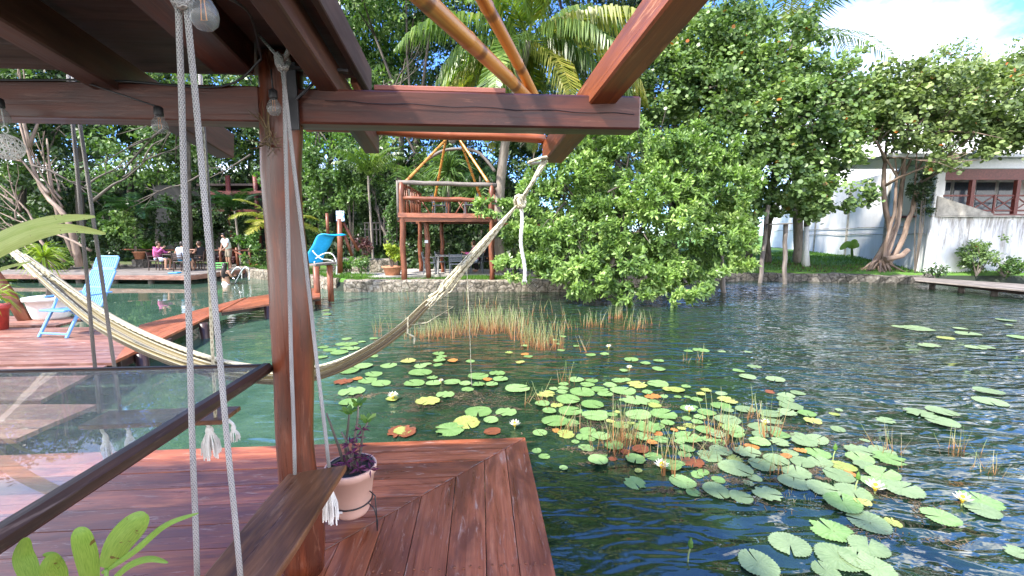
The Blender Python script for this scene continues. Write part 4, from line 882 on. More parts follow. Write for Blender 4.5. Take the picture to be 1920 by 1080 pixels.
# ------------------------------------------------------------------ light blue chair, white pot, red pot, leaning pole on the platform
def blue_chair():
    cc = G(146, 624, DZ); t = thing('reclining_chair', 'light blue plastic high back chair standing on the platform', 'chair', cc, R(0))
    ax = Vector((-.15, -.99, 0)).normalized(); sx = Vector((-ax.y, ax.x, 0))   # ax: chair faces left; sx: sideways
    P3 = lambda f, s, z: cc+ax*f+sx*s+Vector((0, 0, z))
    def part(nm, fn): mb = MB(); fn(mb); mb.build(nm, M['blue'], t)
    part('seat', lambda m: [m.beam(P3(-.22, -.22+i*.055, .40), P3(.30, -.22+i*.055, .44), .047, .025) for i in range(9)]+[m.beam(P3(.30, -.25, .435), P3(.30, .25, .435), .06, .035)])
    def back(m):
        a0, a1 = P3(-.22, 0, .42), P3(-.52, 0, 1.02)
        for i in range(11):
            o0 = sx*(-.22+i*.044); m.beam(a0+o0, a1+o0, .036, .014, up=tuple(ax))
        for f in (0, .5, 1): m.beam(a0.lerp(a1, f)-sx*.25, a0.lerp(a1, f)+sx*.25, .06, .03, up=tuple(ax), bev=.01)
        for s_ in (-.245, .245): m.beam(a0+sx*s_, a1+sx*s_, .04, .035, up=tuple(ax), bev=.01)
    part('backrest', back)
    def head(m):
        a0, a1 = P3(-.53, 0, 1.05), P3(-.62, 0, 1.26)
        for i in range(10): o0 = sx*(-.2+i*.0445); m.beam(a0+o0, a1+o0, .038, .014, up=tuple(ax))
        for q in (a0, a1): m.beam(q-sx*.23, q+sx*.23, .05, .035, up=tuple(ax), bev=.014)
        for s_ in (-.225, .225): m.beam(a0+sx*s_, a1+sx*s_, .045, .035, up=tuple(ax), bev=.014)
        m.beam(P3(-.51, 0, 1.0), P3(-.54, 0, 1.08), .08, .012, up=tuple(ax))
    part('headrest', head)
    for s_ in (-.29, .29):
        part('armrest', lambda m: [m.beam(P3(-.38, s_, .66), P3(.22, s_, .64), .06, .025, bev=.008)])
        part('leg', lambda m: [m.beam(P3(.36, s_*.93, 0), P3(.12, s_*.93, .43), .045, .035), m.beam(P3(.12, s_*.93, .43), P3(.02, s_*.95, .64), .035, .03)])
        part('leg', lambda m: [m.beam(P3(-.44, s_*.85, 0), P3(-.05, s_*.85, .42), .045, .035)])
    part('stretcher', lambda m: [m.beam(P3(.33, -.27, .06), P3(.33, .27, .06), .04, .03)])
    part('stretcher', lambda m: [m.beam(P3(-.40, -.25, .06), P3(-.40, .25, .06), .04, .03)])
blue_chair()
pc2 = G(98, 596, DZ); wp = thing('planter', 'large round white planter with ribbed bands on the platform', 'planter', pc2); mb = MB()
mb.lathe([(.02, 0), (.26, 0), (.28, .04), (.32, .22), (.35, .36), (.385, .37), (.39, .43), (.36, .44), (.34, .40), (.02, .38)], pc2, 32); mb.build('pot', M['white'], wp, smooth=True)
def spiky(name, label, base, hub, r, n, ln, wd_, mat, seed, cat='plant', bark=None):
    t = thing(name, label, cat, base); mb = MB(); base = Vector(base); hub = Vector(hub)
    mb.tube([base, base.lerp(hub, .3)+Vector((.04, 0, 0)), base.lerp(hub, .7), hub], [r*1.3, r, r*.9, r*.8], 8); mb.build('trunk', bark or M['bark'], t, smooth=True)
    rnd = np.random.default_rng(seed); Qs = []
    for i in range(n):
        d = nrm(rnd.normal(size=3)+np.array((0, 0, .5))); s_ = nrm(np.cross(d, rnd.normal(size=3))); p = np.array(hub)+d*.02; l = ln*rnd.uniform(.7, 1.1)
        p1 = p+d*l*.5; p2 = p1+nrm(d+np.array((0, 0, -.9)))*l*.5
        Qs += [[p-s_*wd_*.5, p+s_*wd_*.5, p1+s_*wd_, p1-s_*wd_], [p1-s_*wd_, p1+s_*wd_, p2+s_*wd_*.1, p2-s_*wd_*.1]]
    soup('leaves', np.array(Qs), mat, t); return t
spiky('potted_palm', 'spiky yellow green plant growing from the white planter', pc2+Vector((0, 0, .38)), A(82, 482, 8.2), .05, 130, .48, .012, M['l_yel'], 4)
rc = Vector((-7.55, 6.5, DZ)); rp_ = thing('red_pot', 'red pot cut off by the left edge', 'flower pot', G(-4, 618, DZ)); rc = G(-4, 618, DZ); mb = MB()
mb.lathe([(.02, 0), (.13, 0), (.17, .36), (.20, .37), (.20, .44), (.17, .44), (.02, .40)], rc, 24); mb.build('pot', M['redpot'], rp_, smooth=True)
spiky('potted_plant', 'spiky plant growing in the red pot at the left edge', rc+Vector((0, 0, .40)), rc+Vector((-.05, 0, .62)), .02, 60, .5, .012, M['l_yel'], 8)
mb = MB(); p0 = G(60, 600, DZ); mb.tube([p0+Vector((0, 0, -.3)), p0+Vector((-.35, 0, .45)), p0+Vector((-.8, .05, 1.15)), p0+Vector((-1.6, .1, 2.4))], [.10, .095, .09, .085], 12, wob=.03)
tag(mb.build('leaning_post', M['redpole'], loc=p0, smooth=True), 'dark leaning round timber post behind the white planter', 'post')
# ------------------------------------------------------------------ raised hut
HZ = 2.62
ht = thing('raised_hut', 'raised log hut with railings and a frame of crossed bamboo poles', 'hut', (-2.2, 16.2, .45))
def hpart(name, fn, mat, smooth=True): mb = MB(); fn(mb); return mb.build(name, mat, ht, smooth=smooth)
hL, hR, hB0, hB1 = -3.85, -0.72, 15.25, 18.1
for x, y, top, r in ((hL, hB0, 3.80, .105), (hR, hB0, 3.75, .09), (hL+.0, hB1, 3.7, .09), (hR, hB1, 3.7, .09), (hL+.75, hB0+.55, HZ, .095), (hL+1.0, hB1-.5, HZ, .08)):
    hpart('post', lambda m: m.tube([(x+.02*math.sin(i*1.7), y, .3+(top-.3)*i/8) for i in range(9)], r, 10, wob=.05), M['redpole'])
hpart('corner_pole', lambda m: m.tube([(hL-.13, hB0-.05, 2.5), (hL-.12, hB0-.05, 3.86)], .045, 8), M['grey'])
hpart('floor', lambda m: [m.beam((hL-.1, hB0+.1+i*.21, HZ), (hR+.1, hB0+.1+i*.21, HZ), .2, .05) for i in range(14)], M['redpole'], False)
hpart('floor_beam', lambda m: [m.beam((hL-.15, hB0-.02, HZ-.10), (hR+.2, hB0-.02, HZ-.10), .08, .15)], M['redpole'], False)
hpart('floor_beam', lambda m: [m.beam((hL-.15, hB1, HZ-.10), (hR+.2, hB1, HZ-.10), .08, .15)], M['redpole'], False)
hpart('edge_board', lambda m: [m.beam((hL-.12, hB0-.10, HZ+.06), (hR+.15, hB0-.10, HZ+.02), .03, .16)], M['deck'], False)
hpart('floor_beam', lambda m: [m.beam((hR, hB0+.1, HZ-.25), (1.6, hB0+.9, HZ-.35), .10, .13)], M['redpole'], False)
hpart('top_rail', lambda m: m.tube([(hL-.1+i*(hR-hL+.3)/8, hB0-.02, 3.80-.012*i+.01*math.sin(i*2)) for i in range(9)], .075, 10, wob=.06), M['grey'])
hpart('middle_rail', lambda m: m.tube([(hL+i*(hR-hL+.1)/8, hB0, 3.27-.01*i+.02*math.sin(i*3)) for i in range(9)], .075, 10, wob=.08), M['redpole'])
for x in (hL, hR):
    for z in (3.3, 3.72): hpart('side_rail', lambda m: m.tube([(x, hB0, z), (x, (hB0+hB1)/2, z+.03), (x, hB1, z)], .05, 8, wob=.08), M['redpole'])
hpart('back_rail', lambda m: m.tube([(hL, hB1, 3.4), (hR, hB1, 3.4)], .05, 8), M['redpole'])
for i in range(9):
    y = hB0+.25+i*.3; hpart('baluster', lambda m: m.tube([(hL+.03, y, HZ+.03), (hL+.03+random.uniform(-.04, .04), y+random.uniform(-.1, .1), 3.72)], .028, 7), M['redpole'])
for i in range(4):
    x = hL+.6+i*.75; s_ = .5 if i % 2 else -.5
    hpart('cross_brace', lambda m: m.tube([(x, hB1, HZ), (x+s_, hB1, 3.4)], .03, 6), M['redpole'])
ap1, ap2 = A(836, 262, 16.6), A(862, 262, 16.6)
for (a_, b_) in (((hL+.15, hB0+.1, 3.85), ap1), ((hL+.55, hB1, 3.0), ap1), ((hR-.1, hB0+.1, 3.8), ap2), ((hR-.45, hB1, 3.2), ap2)):
    a_ = Vector(a_); b_ = Vector(b_); e = b_+(b_-a_)*.10
    def fn(m):
        n_ = 9; P_ = []; Rr = []
        for i in range(n_*3+1): f = i/(n_*3); P_.append(a_.lerp(e, f)); Rr.append(.052*(1.15 if i % 3 == 0 else 1)*(1-.2*f))
        m.tube(P_, Rr, 8)
    hpart('bamboo_pole', fn, M['bamboo'])
hpart('apex_knot', lambda m: m.lathe([(.02, -.16), (.13, -.1), (.16, 0), (.12, .1), (.02, .14)], A(848, 262, 16.6), 10), M['grey'])
mb = MB(); P_ = [A(800, 300, 17.2), A(830, 283, 17.2), A(866, 279, 17.1), A(895, 285, 17.0), A(915, 304, 17.0), A(928, 322, 17.0)]
mb.tube(catm(P_, 4), .06, 7, wob=.1); hb = mb.build('bent_branch', M['grey'], ht, smooth=True)
for i, px in enumerate((779, 812, 845, 879, 909)):
    c = A(px, 413, hB0+.05); mb = MB(); mb.lathe([(.012, .06), (.03, .02), (.034, -.02), (.01, -.05)], c, 8); mb.build('bulb', M['white'], ht, smooth=True)
hpart('lamp_box', lambda m: m.box((hL+.74, hB0+.44, 1.75), (.12, .05, .10)), M['white'], False)
def chair(name, label, loc, rz, mat, group, w=.46, back=.86, slats=True, arms=True, proto=None):
    if proto:
        o = copy_tree(proto); o.location = loc; o.rotation_euler = (0, 0, rz); o['label'] = label; return o
    t = thing(name, label, 'chair', loc, rz, group)
    def P_(nm, fn): mb = MB(); fn(mb); mb.build(nm, mat, t, local=True)
    P_('seat', lambda m: m.box((0, 0, .44), (.44, w, .035), bev=.008))
    P_('backrest', lambda m: [m.beam((-.22-.012*i, -w/2, .56+i*.075), (-.22-.012*i, w/2, .56+i*.075), .016, .05, bev=.003) for i in range(4)]+[m.beam((-.20, s*w/2, .44), (-.28, s*w/2, back), .03, .03, up=(0, 1, 0), bev=.003) for s in (-1, 1)])
    for sx_ in (-.2, .2):
        for sy in (-w/2+.02, w/2-.02): P_('leg', lambda m: m.beam((sx_*1.15, sy*1.08, 0), (sx_, sy, .43), .032, .032, up=(0, 1, 0), bev=.003))
    if arms:
        for s in (-1, 1): P_('armrest', lambda m: [m.beam((-.24, s*w/2, .65), (.18, s*w/2, .65), .04, .02, bev=.003), m.beam((.17, s*w/2, .43), (.17, s*w/2, .65), .025, .025, up=(0, 1, 0), bev=.002)])
    return t
def table(name, label, loc, rz, mat, w, d, h=.74, group=None, legmat=None):
    t = thing(name, label, 'table', loc, rz, group); mb = MB(); mb.box((0, 0, h-.02), (w, d, .04), bev=.01); mb.build('tabletop', mat, t, local=True)
    for sx_ in (-1, 1):
        for sy in (-1, 1): mb = MB(); mb.beam((sx_*(w/2-.08), sy*(d/2-.08), 0), (sx_*(w/2-.12), sy*(d/2-.12), h-.04), .05, .05, up=(0, 1, 0)); mb.build('leg', legmat or mat, t, local=True)
    return t
gz = .475
table('garden_table', 'pale square table standing under the raised hut', (-2.35, 16.75, gz), R(8), M['tabletop'], 1.25, .9)
hg = 'grey chairs around the table under the hut'
hc = chair('garden_chair', 'grey armchair at the left end of the table under the hut', (-3.2, 16.7, gz), R(5), M['greyplastic'], hg)
chair('', 'grey armchair turned its back in front of the table under the hut', (-2.1, 16.05, gz), R(95), None, hg, proto=hc)
chair('', 'grey armchair behind the left end of the table under the hut', (-2.75, 17.4, gz), R(-30), None, hg, proto=hc)
chair('', 'grey armchair on which the pink shirted guest sits under the hut', (-1.42, 17.0, gz), R(190), None, hg, proto=hc)
u1 = chair('', 'grey armchair standing at the right on the upper floor of the hut', (-1.55, 16.3, HZ+.03), R(180), None, 'grey chairs on the upper floor of the hut', proto=hc)
u2 = chair('', 'grey armchair standing at the left on the upper floor of the hut', (-2.75, 16.5, HZ+.03), R(20), None, 'grey chairs on the upper floor of the hut', proto=hc)
for u in (u1, u2): u['group'] = 'grey chairs on the upper floor of the hut'
table('garden_table', 'small reddish table on the upper floor of the hut', (-2.15, 16.9, HZ+.03), 0, M['redpole'], .9, .8)
# ------------------------------------------------------------------ dining dock on the left
dd = thing('dining_dock', 'weathered low dock with a table of guests on the far left shore', 'dock', (-16, 19.5, .36)); FZ = .38
mb = MB(); boards_between(mb, (-23.5, 17.95), g2(355, 516, FZ), (-23.5, 22.2), (-12.6, 21.6), 16, FZ); mb.build('boards', M['grey'], dd)
mb = MB(); p = G(355, 516, FZ); mb.beam((-23.5, 17.93, FZ-.11), (p.x, p.y-.02, FZ-.11), .06, .18); mb.beam((p.x+.02, p.y, FZ-.112), (-12.55, 21.6, FZ-.112), .06, .18); mb.build('edge_beam', M['deckold'], dd)
for x, y in ((-21.5, 18.1), (-19.8, 18), (-18.2, 17.95), (-16.6, 17.85), (-15, 17.75), (-13.5, 17.8), (-13.0, 19.2), (-12.7, 20.4)):
    mb = MB(); mb.tube([(x, y, -1), (x, y, FZ-.06)], .11, 8, wob=.05); mb.build('pile', M['grey'], dd, smooth=True)
tb = A(362, 480, 20.0)
def dp(px, Y): return Vector((A(px, 505, Y).x, Y, FZ))
table('dining_table', 'dark wooden table where the guests sit on the dining dock', dp(340, 20.0), 0, M['rail'], 1.3, .9)
dg = 'dark slatted chairs on the dining dock'
dc = chair('dining_chair', 'dark slatted chair of the guest in the pink top', dp(296, 19.7), R(5), M['rail'], dg, arms=True)
chair('', 'dark slatted chair of the guest in the pale shirt seen from behind', dp(342, 19.05), R(90), None, dg, proto=dc)
chair('', 'dark slatted chair of the guest in the black top', dp(381, 20.0), R(180), None, dg, proto=dc)
def ornament_pot(name, label, base, r, h, mat):
    t = thing(name, label, 'flower pot', base); mb = MB(); mb.lathe([(.02, 0), (r*.72, 0), (r*.95, h*.85), (r*1.1, h*.86), (r*1.1, h), (r*.9, h), (.02, h*.85)], base, 20); mb.build('pot', mat, t, smooth=True); return t
st_ = dp(264, 21.2); ornament_pot('flower_pot', 'orange clay pot on the ledge behind the pink topped guest', st_+Vector((0, 0, .42)), .25, .38, M['terracotta'])
mb = MB(); mb.box(st_+Vector((0, .1, .2)), (.55, .5, .42)); tag(mb.build('plinth', M['darkstone'], loc=st_), 'low stone block carrying the orange clay pot', 'plinth')
ornament_pot('flower_pot', 'wide terracotta pot at the left foot of the raised hut', Vector((-4.55, 16.3, .45)), .36, .36, M['terracotta'])
# low rail behind the dock
fr = thing('rail_fence', 'low rustic pole rail behind the dining dock', 'fence', dp(455, 21.9))
for px, Y in ((415, 21.9), (446, 21.9), (470, 21.9)):
    mb = MB(); b_ = Vector((A(px, 500, Y).x, Y, .3)); mb.tube([b_, b_+Vector((0, 0, 1.05))], .06, 8); mb.build('post', M['redpole'], fr, smooth=True)
for (a_, b_) in (((230, 468), (520, 470)), ((440, 472), (500, 496)), ((455, 505), (525, 482))):
    mb = MB(); mb.tube([A(*a_, 21.85), A(*b_, 21.85)], .035, 7); mb.build('rail', M['redpole'], fr, smooth=True)
# steel ladder
ld = thing('swimming_ladder', 'steel swimming ladder with two curved handrails entering the water', 'ladder', G(455, 532, 0))
for dx in (0, 1):
    q = [(440, 533), (452, 510), (459, 502), (466, 503), (467.5, 512), (467.5, 526)] if dx else [(432, 515), (440, 504), (446, 501.5), (452, 504), (453, 512), (453.5, 524)]
    Y = 17.6 if dx else 18.3; mb = MB(); mb.tube(catm([A(a_, b_, Y) for a_, b_ in q], 4), .028, 8); mb.build('handrail', M['steel'], ld, smooth=True)
for z in (-.1, .15): mb = MB(); mb.tube([A(440, 530, 17.6)+Vector((0, 0, z)), A(433, 524, 18.2)+Vector((0, 0, z))], .022, 6); mb.build('rung', M['steel'], ld, smooth=True)
# stair posts and landing rail at the end of the boardwalk, blue lounger
lr = thing('landing_rail', 'short log rail where the boardwalk meets the shore', 'railing', G(607, 545, DZ))
for px, py in ((595, 549), (620, 544)):
    b_ = G(px, py, DZ); mb = MB(); mb.tube([b_-Vector((0, 0, .6)), b_+Vector((0, 0, .76))], .085, 10, wob=.04); mb.build('post', M['redpole'], lr, smooth=True)
a_, b_ = G(588, 549, DZ), G(627, 543, DZ); mb = MB(); mb.beam(a_+Vector((0, 0, .80)), b_+Vector((0, 0, .82)), .28, .06); mb.build('top_board', M['grey'], lr)
lg = thing('blue_lounger', 'bright blue sling lounger with white tube frame near the boardwalk end', 'lounge chair', A(600, 520, 14.2)); Y = 14.2
P_ = catm([A(588, 493, Y), A(592, 478, Y), A(602, 462, Y), (A(611, 444, Y)), A(622, 439, Y), A(633, 441, Y)], 4); vs = []; fs = []
for p in P_:
    for dy in (-.27, -.13, .13, .27): vs.append(Vector(p)+Vector((dy*.85, dy*.55, -.02+abs(dy)*.15)))
    # width direction runs away from the viewer
fs = [(i*4+k, i*4+k+1, (i+1)*4+k+1, (i+1)*4+k) for i in range(len(P_)-1) for k in range(3)]
mb = MB(); mb.poly(vs, fs); o = mb.build('sling', M['bluebright'], lg, smooth=True); o.modifiers.new('Solidify', 'SOLIDIFY').thickness = .03
for dy in (-.28, .28):
    for nm, q in (('frame_tube', [(586, 470), (593, 478), (604, 486), (616, 487), (625, 490)]), ('armrest', [(592, 485), (602, 478), (616, 474), (626, 480), (631, 494), (631, 515)]), ('frame_tube', [(590, 490), (588, 512)])):
        mb = MB(); mb.tube(catm([A(a, b, Y+dy) for a, b in q], 4), .018, 7); mb.build(nm, M['white'], lg, smooth=True)
sg = thing('post_sign', 'timber post carrying a blue and white board with leaning braces', 'sign', A(638, 490, 16.3))
mb = MB(); mb.tube([A(638, 512, 16.3), A(637, 410, 16.3)], .10, 10, wob=.04); mb.build('post', M['redpole'], sg, smooth=True)
for q in (((644, 418), (672, 470)), ((646, 440), (660, 480)), ((615, 440), (613, 400))): mb = MB(); mb.tube([A(*q[0], 16.4), A(*q[1], 16.5)], .06, 8); mb.build('brace', M['redpole'], sg, smooth=True)
def signmat():
    m, t, p = newmat('blue_white_sign'); n_ = noise(t, geo(t, 'Position'), 9, 4, .6, .5); t.links.new(ramp(t, n_, [(.42, (.10, .28, .62)), (.5, (.62, .72, .88)), (.56, (.8, .84, .92))]), p.inputs['Base Color']); return m
mb = MB(); mb.box(A(638, 405, 16.25), (.30, .03, .38)); mb.build('board', signmat(), sg)
mb = MB(); wv = wall_line([(-7.8, 18.6), (-6.3, 17.9), (-4.9, 17.6)], .3, 1.0, .5, .06); tag(wv.build('stone_wall', M['stone'], loc=(-6, 18, .4)), 'short pale stone garden wall left of the terracotta pot', 'wall')
# dark open restaurant behind the trees
rs = thing('open_shed', 'dark open timber shed with a shelf and rail among the trees', 'shed', (-13, 24.3, 1))
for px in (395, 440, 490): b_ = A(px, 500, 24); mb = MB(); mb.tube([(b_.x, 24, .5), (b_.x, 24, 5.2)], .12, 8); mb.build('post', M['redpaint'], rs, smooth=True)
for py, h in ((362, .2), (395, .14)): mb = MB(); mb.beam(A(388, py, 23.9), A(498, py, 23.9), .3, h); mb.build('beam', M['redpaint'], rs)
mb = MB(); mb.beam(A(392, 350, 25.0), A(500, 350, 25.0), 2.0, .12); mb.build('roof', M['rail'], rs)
mb = MB(); a_, b_ = A(300, 470, 26), A(530, 470, 26); mb.box(((a_.x+b_.x)/2, 26, 2.6), (b_.x-a_.x, .15, 4.6)); mb.build('back_wall', M['black'], rs)  # painted black to stand in for the shade inside the shed
wf = thing('picket_rail', 'grey picket rail in the dark opening left of the hut', 'fence', A(700, 440, 21))
for i in range(8): b_ = A(685+i*7, 440, 21); mb = MB(); mb.tube([b_-Vector((0, 0, .5)), b_+Vector((0, 0, .55))], .035, 6); mb.build('picket', M['grey'], wf)
for py in (418, 430): mb = MB(); mb.tube([A(682, py, 20.95), A(738, py, 20.95)], .03, 6); mb.build('rail', M['grey'], wf)
# ------------------------------------------------------------------ white house on the right
hs = thing('white_house', 'large white stained boundary house with a red railed balcony', 'house', (18.5, 18.6, .4))
def wl(Y): return 16.9+(Y-16)*0.345     # plane of the long wall
def hp_(name, fn, mat): mb = MB(); fn(mb); return mb.build(name, mat, hs)
def wallseg(Y0, Y1, z0, z1, th=.3):
    def fn(m):
        x0, x1 = wl(Y0), wl(Y1); vs = [(x0, Y0, z0), (x1, Y1, z0), (x1, Y1, z1), (x0, Y0, z1)]; vs += [(x+th, y-th*.345, z) for x, y, z in vs]
        m.poly(vs, [(0, 1, 2, 3), (7, 6, 5, 4), (0, 4, 5, 1), (1, 5, 6, 2), (2, 6, 7, 3), (3, 7, 4, 0)])
    return fn
hp_('long_wall', wallseg(18.4, 46, .0, 5.15), M['wall'])
FY = 18.4; FX = wl(18.4)
def bxf(x0, x1, y, z0, z1, th): return lambda m: m.box(((x0+x1)/2, y+th/2, (z0+z1)/2), (x1-x0, th, z1-z0))
hp_('lower_wall', bxf(FX+.32, 27, FY+.02, .0, 2.76, .3), M['wall'])
hp_('balcony_floor', bxf(FX+.35, 27, FY-.05, 2.765, 2.86, 2.6), M['redpaint'])
hp_('ledge', bxf(FX-.1, 24.5, FY-.14, 2.74, 2.80, .14), M['concrete'])
hp_('inner_wall', bxf(FX+.6, 27, FY+2.3, 2.87, 5.0, .2), M['wall'])
hp_('side_wall', lambda m: m.box((FX+.50, FY+1.2, 3.95), (.2, 2.1, 2.15)), M['wall'])
hp_('sloped_parapet', lambda m: m.poly([(FX+.1, FY-.12, 2.81), (FX+2.5, FY-.12, 2.81), (FX+2.5, FY-.12, 2.87), (FX+.1, FY-.12, 3.60), (FX+.1, FY, 2.81), (FX+2.5, FY, 2.81), (FX+2.5, FY, 2.87), (FX+.1, FY, 3.60)], [(0, 1, 2, 3), (7, 6, 5, 4), (0, 4, 5, 1), (1, 5, 6, 2), (2, 6, 7, 3), (3, 7, 4, 0)]), M['concrete'])
hp_('lintel_beam', bxf(FX+.35, 27, FY+.0, 4.28, 4.72, .15), M['redpaint'])
hp_('roof', bxf(FX-2.2, 27.5, FY-.35, 5.16, 5.30, 3.4), M['roofwhite'])
hp_('fascia', bxf(FX+.3, 27, FY-.02, 4.74, 5.15, .12), M['white'])
for i in range(5):
    x0 = FX+.95+i*1.05; mb = MB(); mb.box((x0+.45, FY+2.26, 3.75), (.98, .06, 1.5)); w_ = mb.build('window', M['white'], hs)
    mb = MB(); mb.box((x0+.45, FY+2.215, 3.75), (.86, .03, 1.38)); pn = mb.build('pane', M['darkglass'], None, loc=(0, 0, 0)); pn.parent = w_; pn.location = -Vector(hs.location)
for x in (FX+1.55, FX+3.45, FX+5.6): hp_('balcony_post', bxf(x, x+.15, FY-.02, 2.865, 4.27, .15), M['redpaint'])
for z in (3.60, 2.98): hp_('balcony_rail', bxf(FX+.3, 27, FY+.03, z, z+.07, .06), M['redpaint'])
for i in range(6):
    x0 = FX+1.72+i*.92
    hp_('baluster', bxf(x0-.06, x0+.02, FY+.0, 2.865, 3.66, .05), M['redpaint'])
    for z0, z1, dy in ((3.06, 3.6, .05), (3.6, 3.06, .09)): hp_('cross_brace', lambda m: m.beam((x0+.03, FY+dy, z0), (x0+.86, FY+dy, z1), .03, .05), M['redpaint'])
for i, (x, top, r_) in enumerate(((FX+3.25, 2.6, .06), (FX-.02, 5.0, .045))):
    hp_('drain_pipe', lambda m: m.tube([(x, FY-.10, -.1), (x, FY-.10, top-.2), (x+.12, FY-.06, top)], r_, 8), M['white'])
for z, a_, b_ in ((2.02, 18.6, 34), (2.38, 20, 44)): hp_('wall_pipe', lambda m: m.tube([(wl(y)-.06, y, z+.03*math.sin(y*1.1)) for y in [a_+(b_-a_)*i/20 for i in range(21)]], .022, 6), M['concrete'])
for Y in (22, 26.5, 32): hp_('wall_joint', lambda m: m.beam((wl(Y)-.03, Y, .4), (wl(Y)-.03, Y, 5.1), .05, .14, up=(0, 1, 0)), M['concrete'])
# dock on the right
rd = thing('side_dock', 'grey weathered plank dock reaching out at the right edge', 'dock', (17, 14.8, .3)); mb = MB(); rz_ = .33
boards_between(mb, g2(1712, 519, rz_), (18.6, 12.3), g2(1716, 525, rz_), (15.9, 10.2), 6, rz_); mb.build('boards', M['grey'], rd)
p, q = G(1718, 526, rz_-.1), Vector((15.9, 10.2, rz_-.1)); mb = MB(); mb.beam(p, q, .07, .14); mb.build('edge_beam', M['rail'], rd)
for i in range(6): b_ = p.lerp(q, .1+i*.16); mb = MB(); mb.tube([(b_.x+.1, b_.y+.1, -1), (b_.x+.1, b_.y+.1, .25)], .09, 8, wob=.05); mb.build('pile', M['grey'], rd, smooth=True)
# old posts standing in the water
for i, (px, pyb, pyt, Y, lab, lean_) in enumerate(((1425, 532, 385, 17.8, 'tall grey post standing in the water left of the topped post', .25), (1471, 534, 420, 17.4, 'crooked grey post in the water with a board across its top', .03), (1357, 552, 478, 14.8, 'short grey post leaning in the water beside the leafy tree', -.1), (1345, 530, 500, 18.6, 'small dark post in the bank behind the leafy tree', .02))):
    b_ = A(px, pyb, Y); tp = A(px+lean_*60, pyt, Y); mb = MB(); m_ = 7
    mb.tube([b_-Vector((0, 0, .5))]+[b_.lerp(tp, k/m_)+Vector((.02*math.sin(k*2+i), 0, 0)) for k in range(m_+1)], .085, 9, wob=.06); t = thing('mooring_post', lab, 'post', b_, group='old posts in the water by the lawn'); mb.build('pole', M['grey'], t, smooth=True)
    if i == 1: mb = MB(); mb.beam(A(1440, 421, 17.4), A(1482, 419, 17.3), .35, .05); mb.build('cap_board', M['grey'], t)
# ------------------------------------------------------------------ trees (each of its own, placed in depth)
def TR(name, label, cat, px, base_Y, pts, blobs, mat, bark, r0, r1, seed, zb=None, **kw):
    x, f, u = ray(px, 480); bx = x/f*base_Y; b_ = Vector((bx, base_Y, zb if zb is not None else gh(bx, base_Y)-.1))
    return tree(name, label, cat, [([b_]+[A(a_, b2, Y_) for a_, b2, Y_ in pts], r0, r1)], blobs, mat, bark, seed=seed, **kw)
# the bright leafy tree leaning over the water
tree('leafy_tree', 'bright green leafy tree whose branches hang over the water in the middle', 'tree',
     [([A(1150, 505, 15.3), A(1148, 470, 14.6), A(1165, 430, 14.0), A(1150, 360, 13.6)], .13, .06), ([A(1150, 505, 15.3), A(1100, 440, 14.4), A(1060, 380, 13.8)], .09, .04), ([A(1250, 505, 15.5), A(1260, 430, 14.4), A(1280, 350, 13.8)], .10, .04)],
     [B(1060, 350, 14.0, 85, fl=.75), B(1180, 290, 14.0, 105, fl=.6), B(1290, 300, 14.0, 85, fl=.7), B(1110, 430, 13.6, 90, fl=.7), B(1230, 400, 13.2, 110, fl=.7), B(1340, 370, 13.8, 80, fl=.7),
      B(1180, 500, 12.8, 90, fl=.6), B(1290, 470, 13.0, 85, fl=.65), B(1370, 455, 13.6, 55, fl=.7), B(1060, 490, 12.9, 70, fl=.5), B(985, 500, 13.2, 62, fl=.36), B(935, 388, 14.0, 48, fl=.36), B(1090, 525, 12.3, 65, fl=.5), B(1270, 535, 12.4, 70, fl=.55), B(1190, 545, 12.2, 55, fl=.4), B(1130, 250, 14.6, 70, fl=.5), B(1000, 440, 13.8, 70, fl=.6), B(1395, 500, 13.2, 28, fl=.9)],
     M['l_near'], M['bark'], dens=66, per=20, ll=.165, lw=.030, seed=11, k=6, rose=.8, spread=.035, up=.9, shell=.5, clump=9, cr=.10)
# sea-grape trees to the right with round leaves
tree('round_leaf_tree', 'tall spreading tree with round leaves between the leafy tree and the lawn', 'tree',
     [([A(1437, 497, 22), A(1440, 400, 21.5), A(1455, 300, 21), A(1440, 200, 20.5)], .20, .09), ([A(1440, 420, 21.5), A(1500, 300, 20), A(1540, 220, 19.6)], .10, .05)],
     [B(1420, 120, 20, 110, fl=.7), B(1330, 100, 20.5, 90, fl=.9), B(1520, 165, 19.5, 100, fl=.55), B(1600, 200, 19, 75, fl=.7), B(1490, 220, 18.6, 120, fl=.55), B(1400, 260, 18.8, 100, fl=.6), B(1550, 280, 18, 85, fl=.45), B(1450, 330, 18, 95, fl=.55), B(1560, 365, 17.3, 70, fl=.4), B(1400, 400, 18.2, 60, fl=.6), B(1500, 390, 17.6, 50, fl=.5), B(1330, 190, 19.6, 90, fl=.7), B(1250, 150, 20.5, 80, fl=.8)],
     M['l_grape'], M['bark'], dens=44, per=10, ll=.165, lw=.08, seed=21, k=6, rose=.9, spread=.12, up=.8, shell=.5)
zt = .55
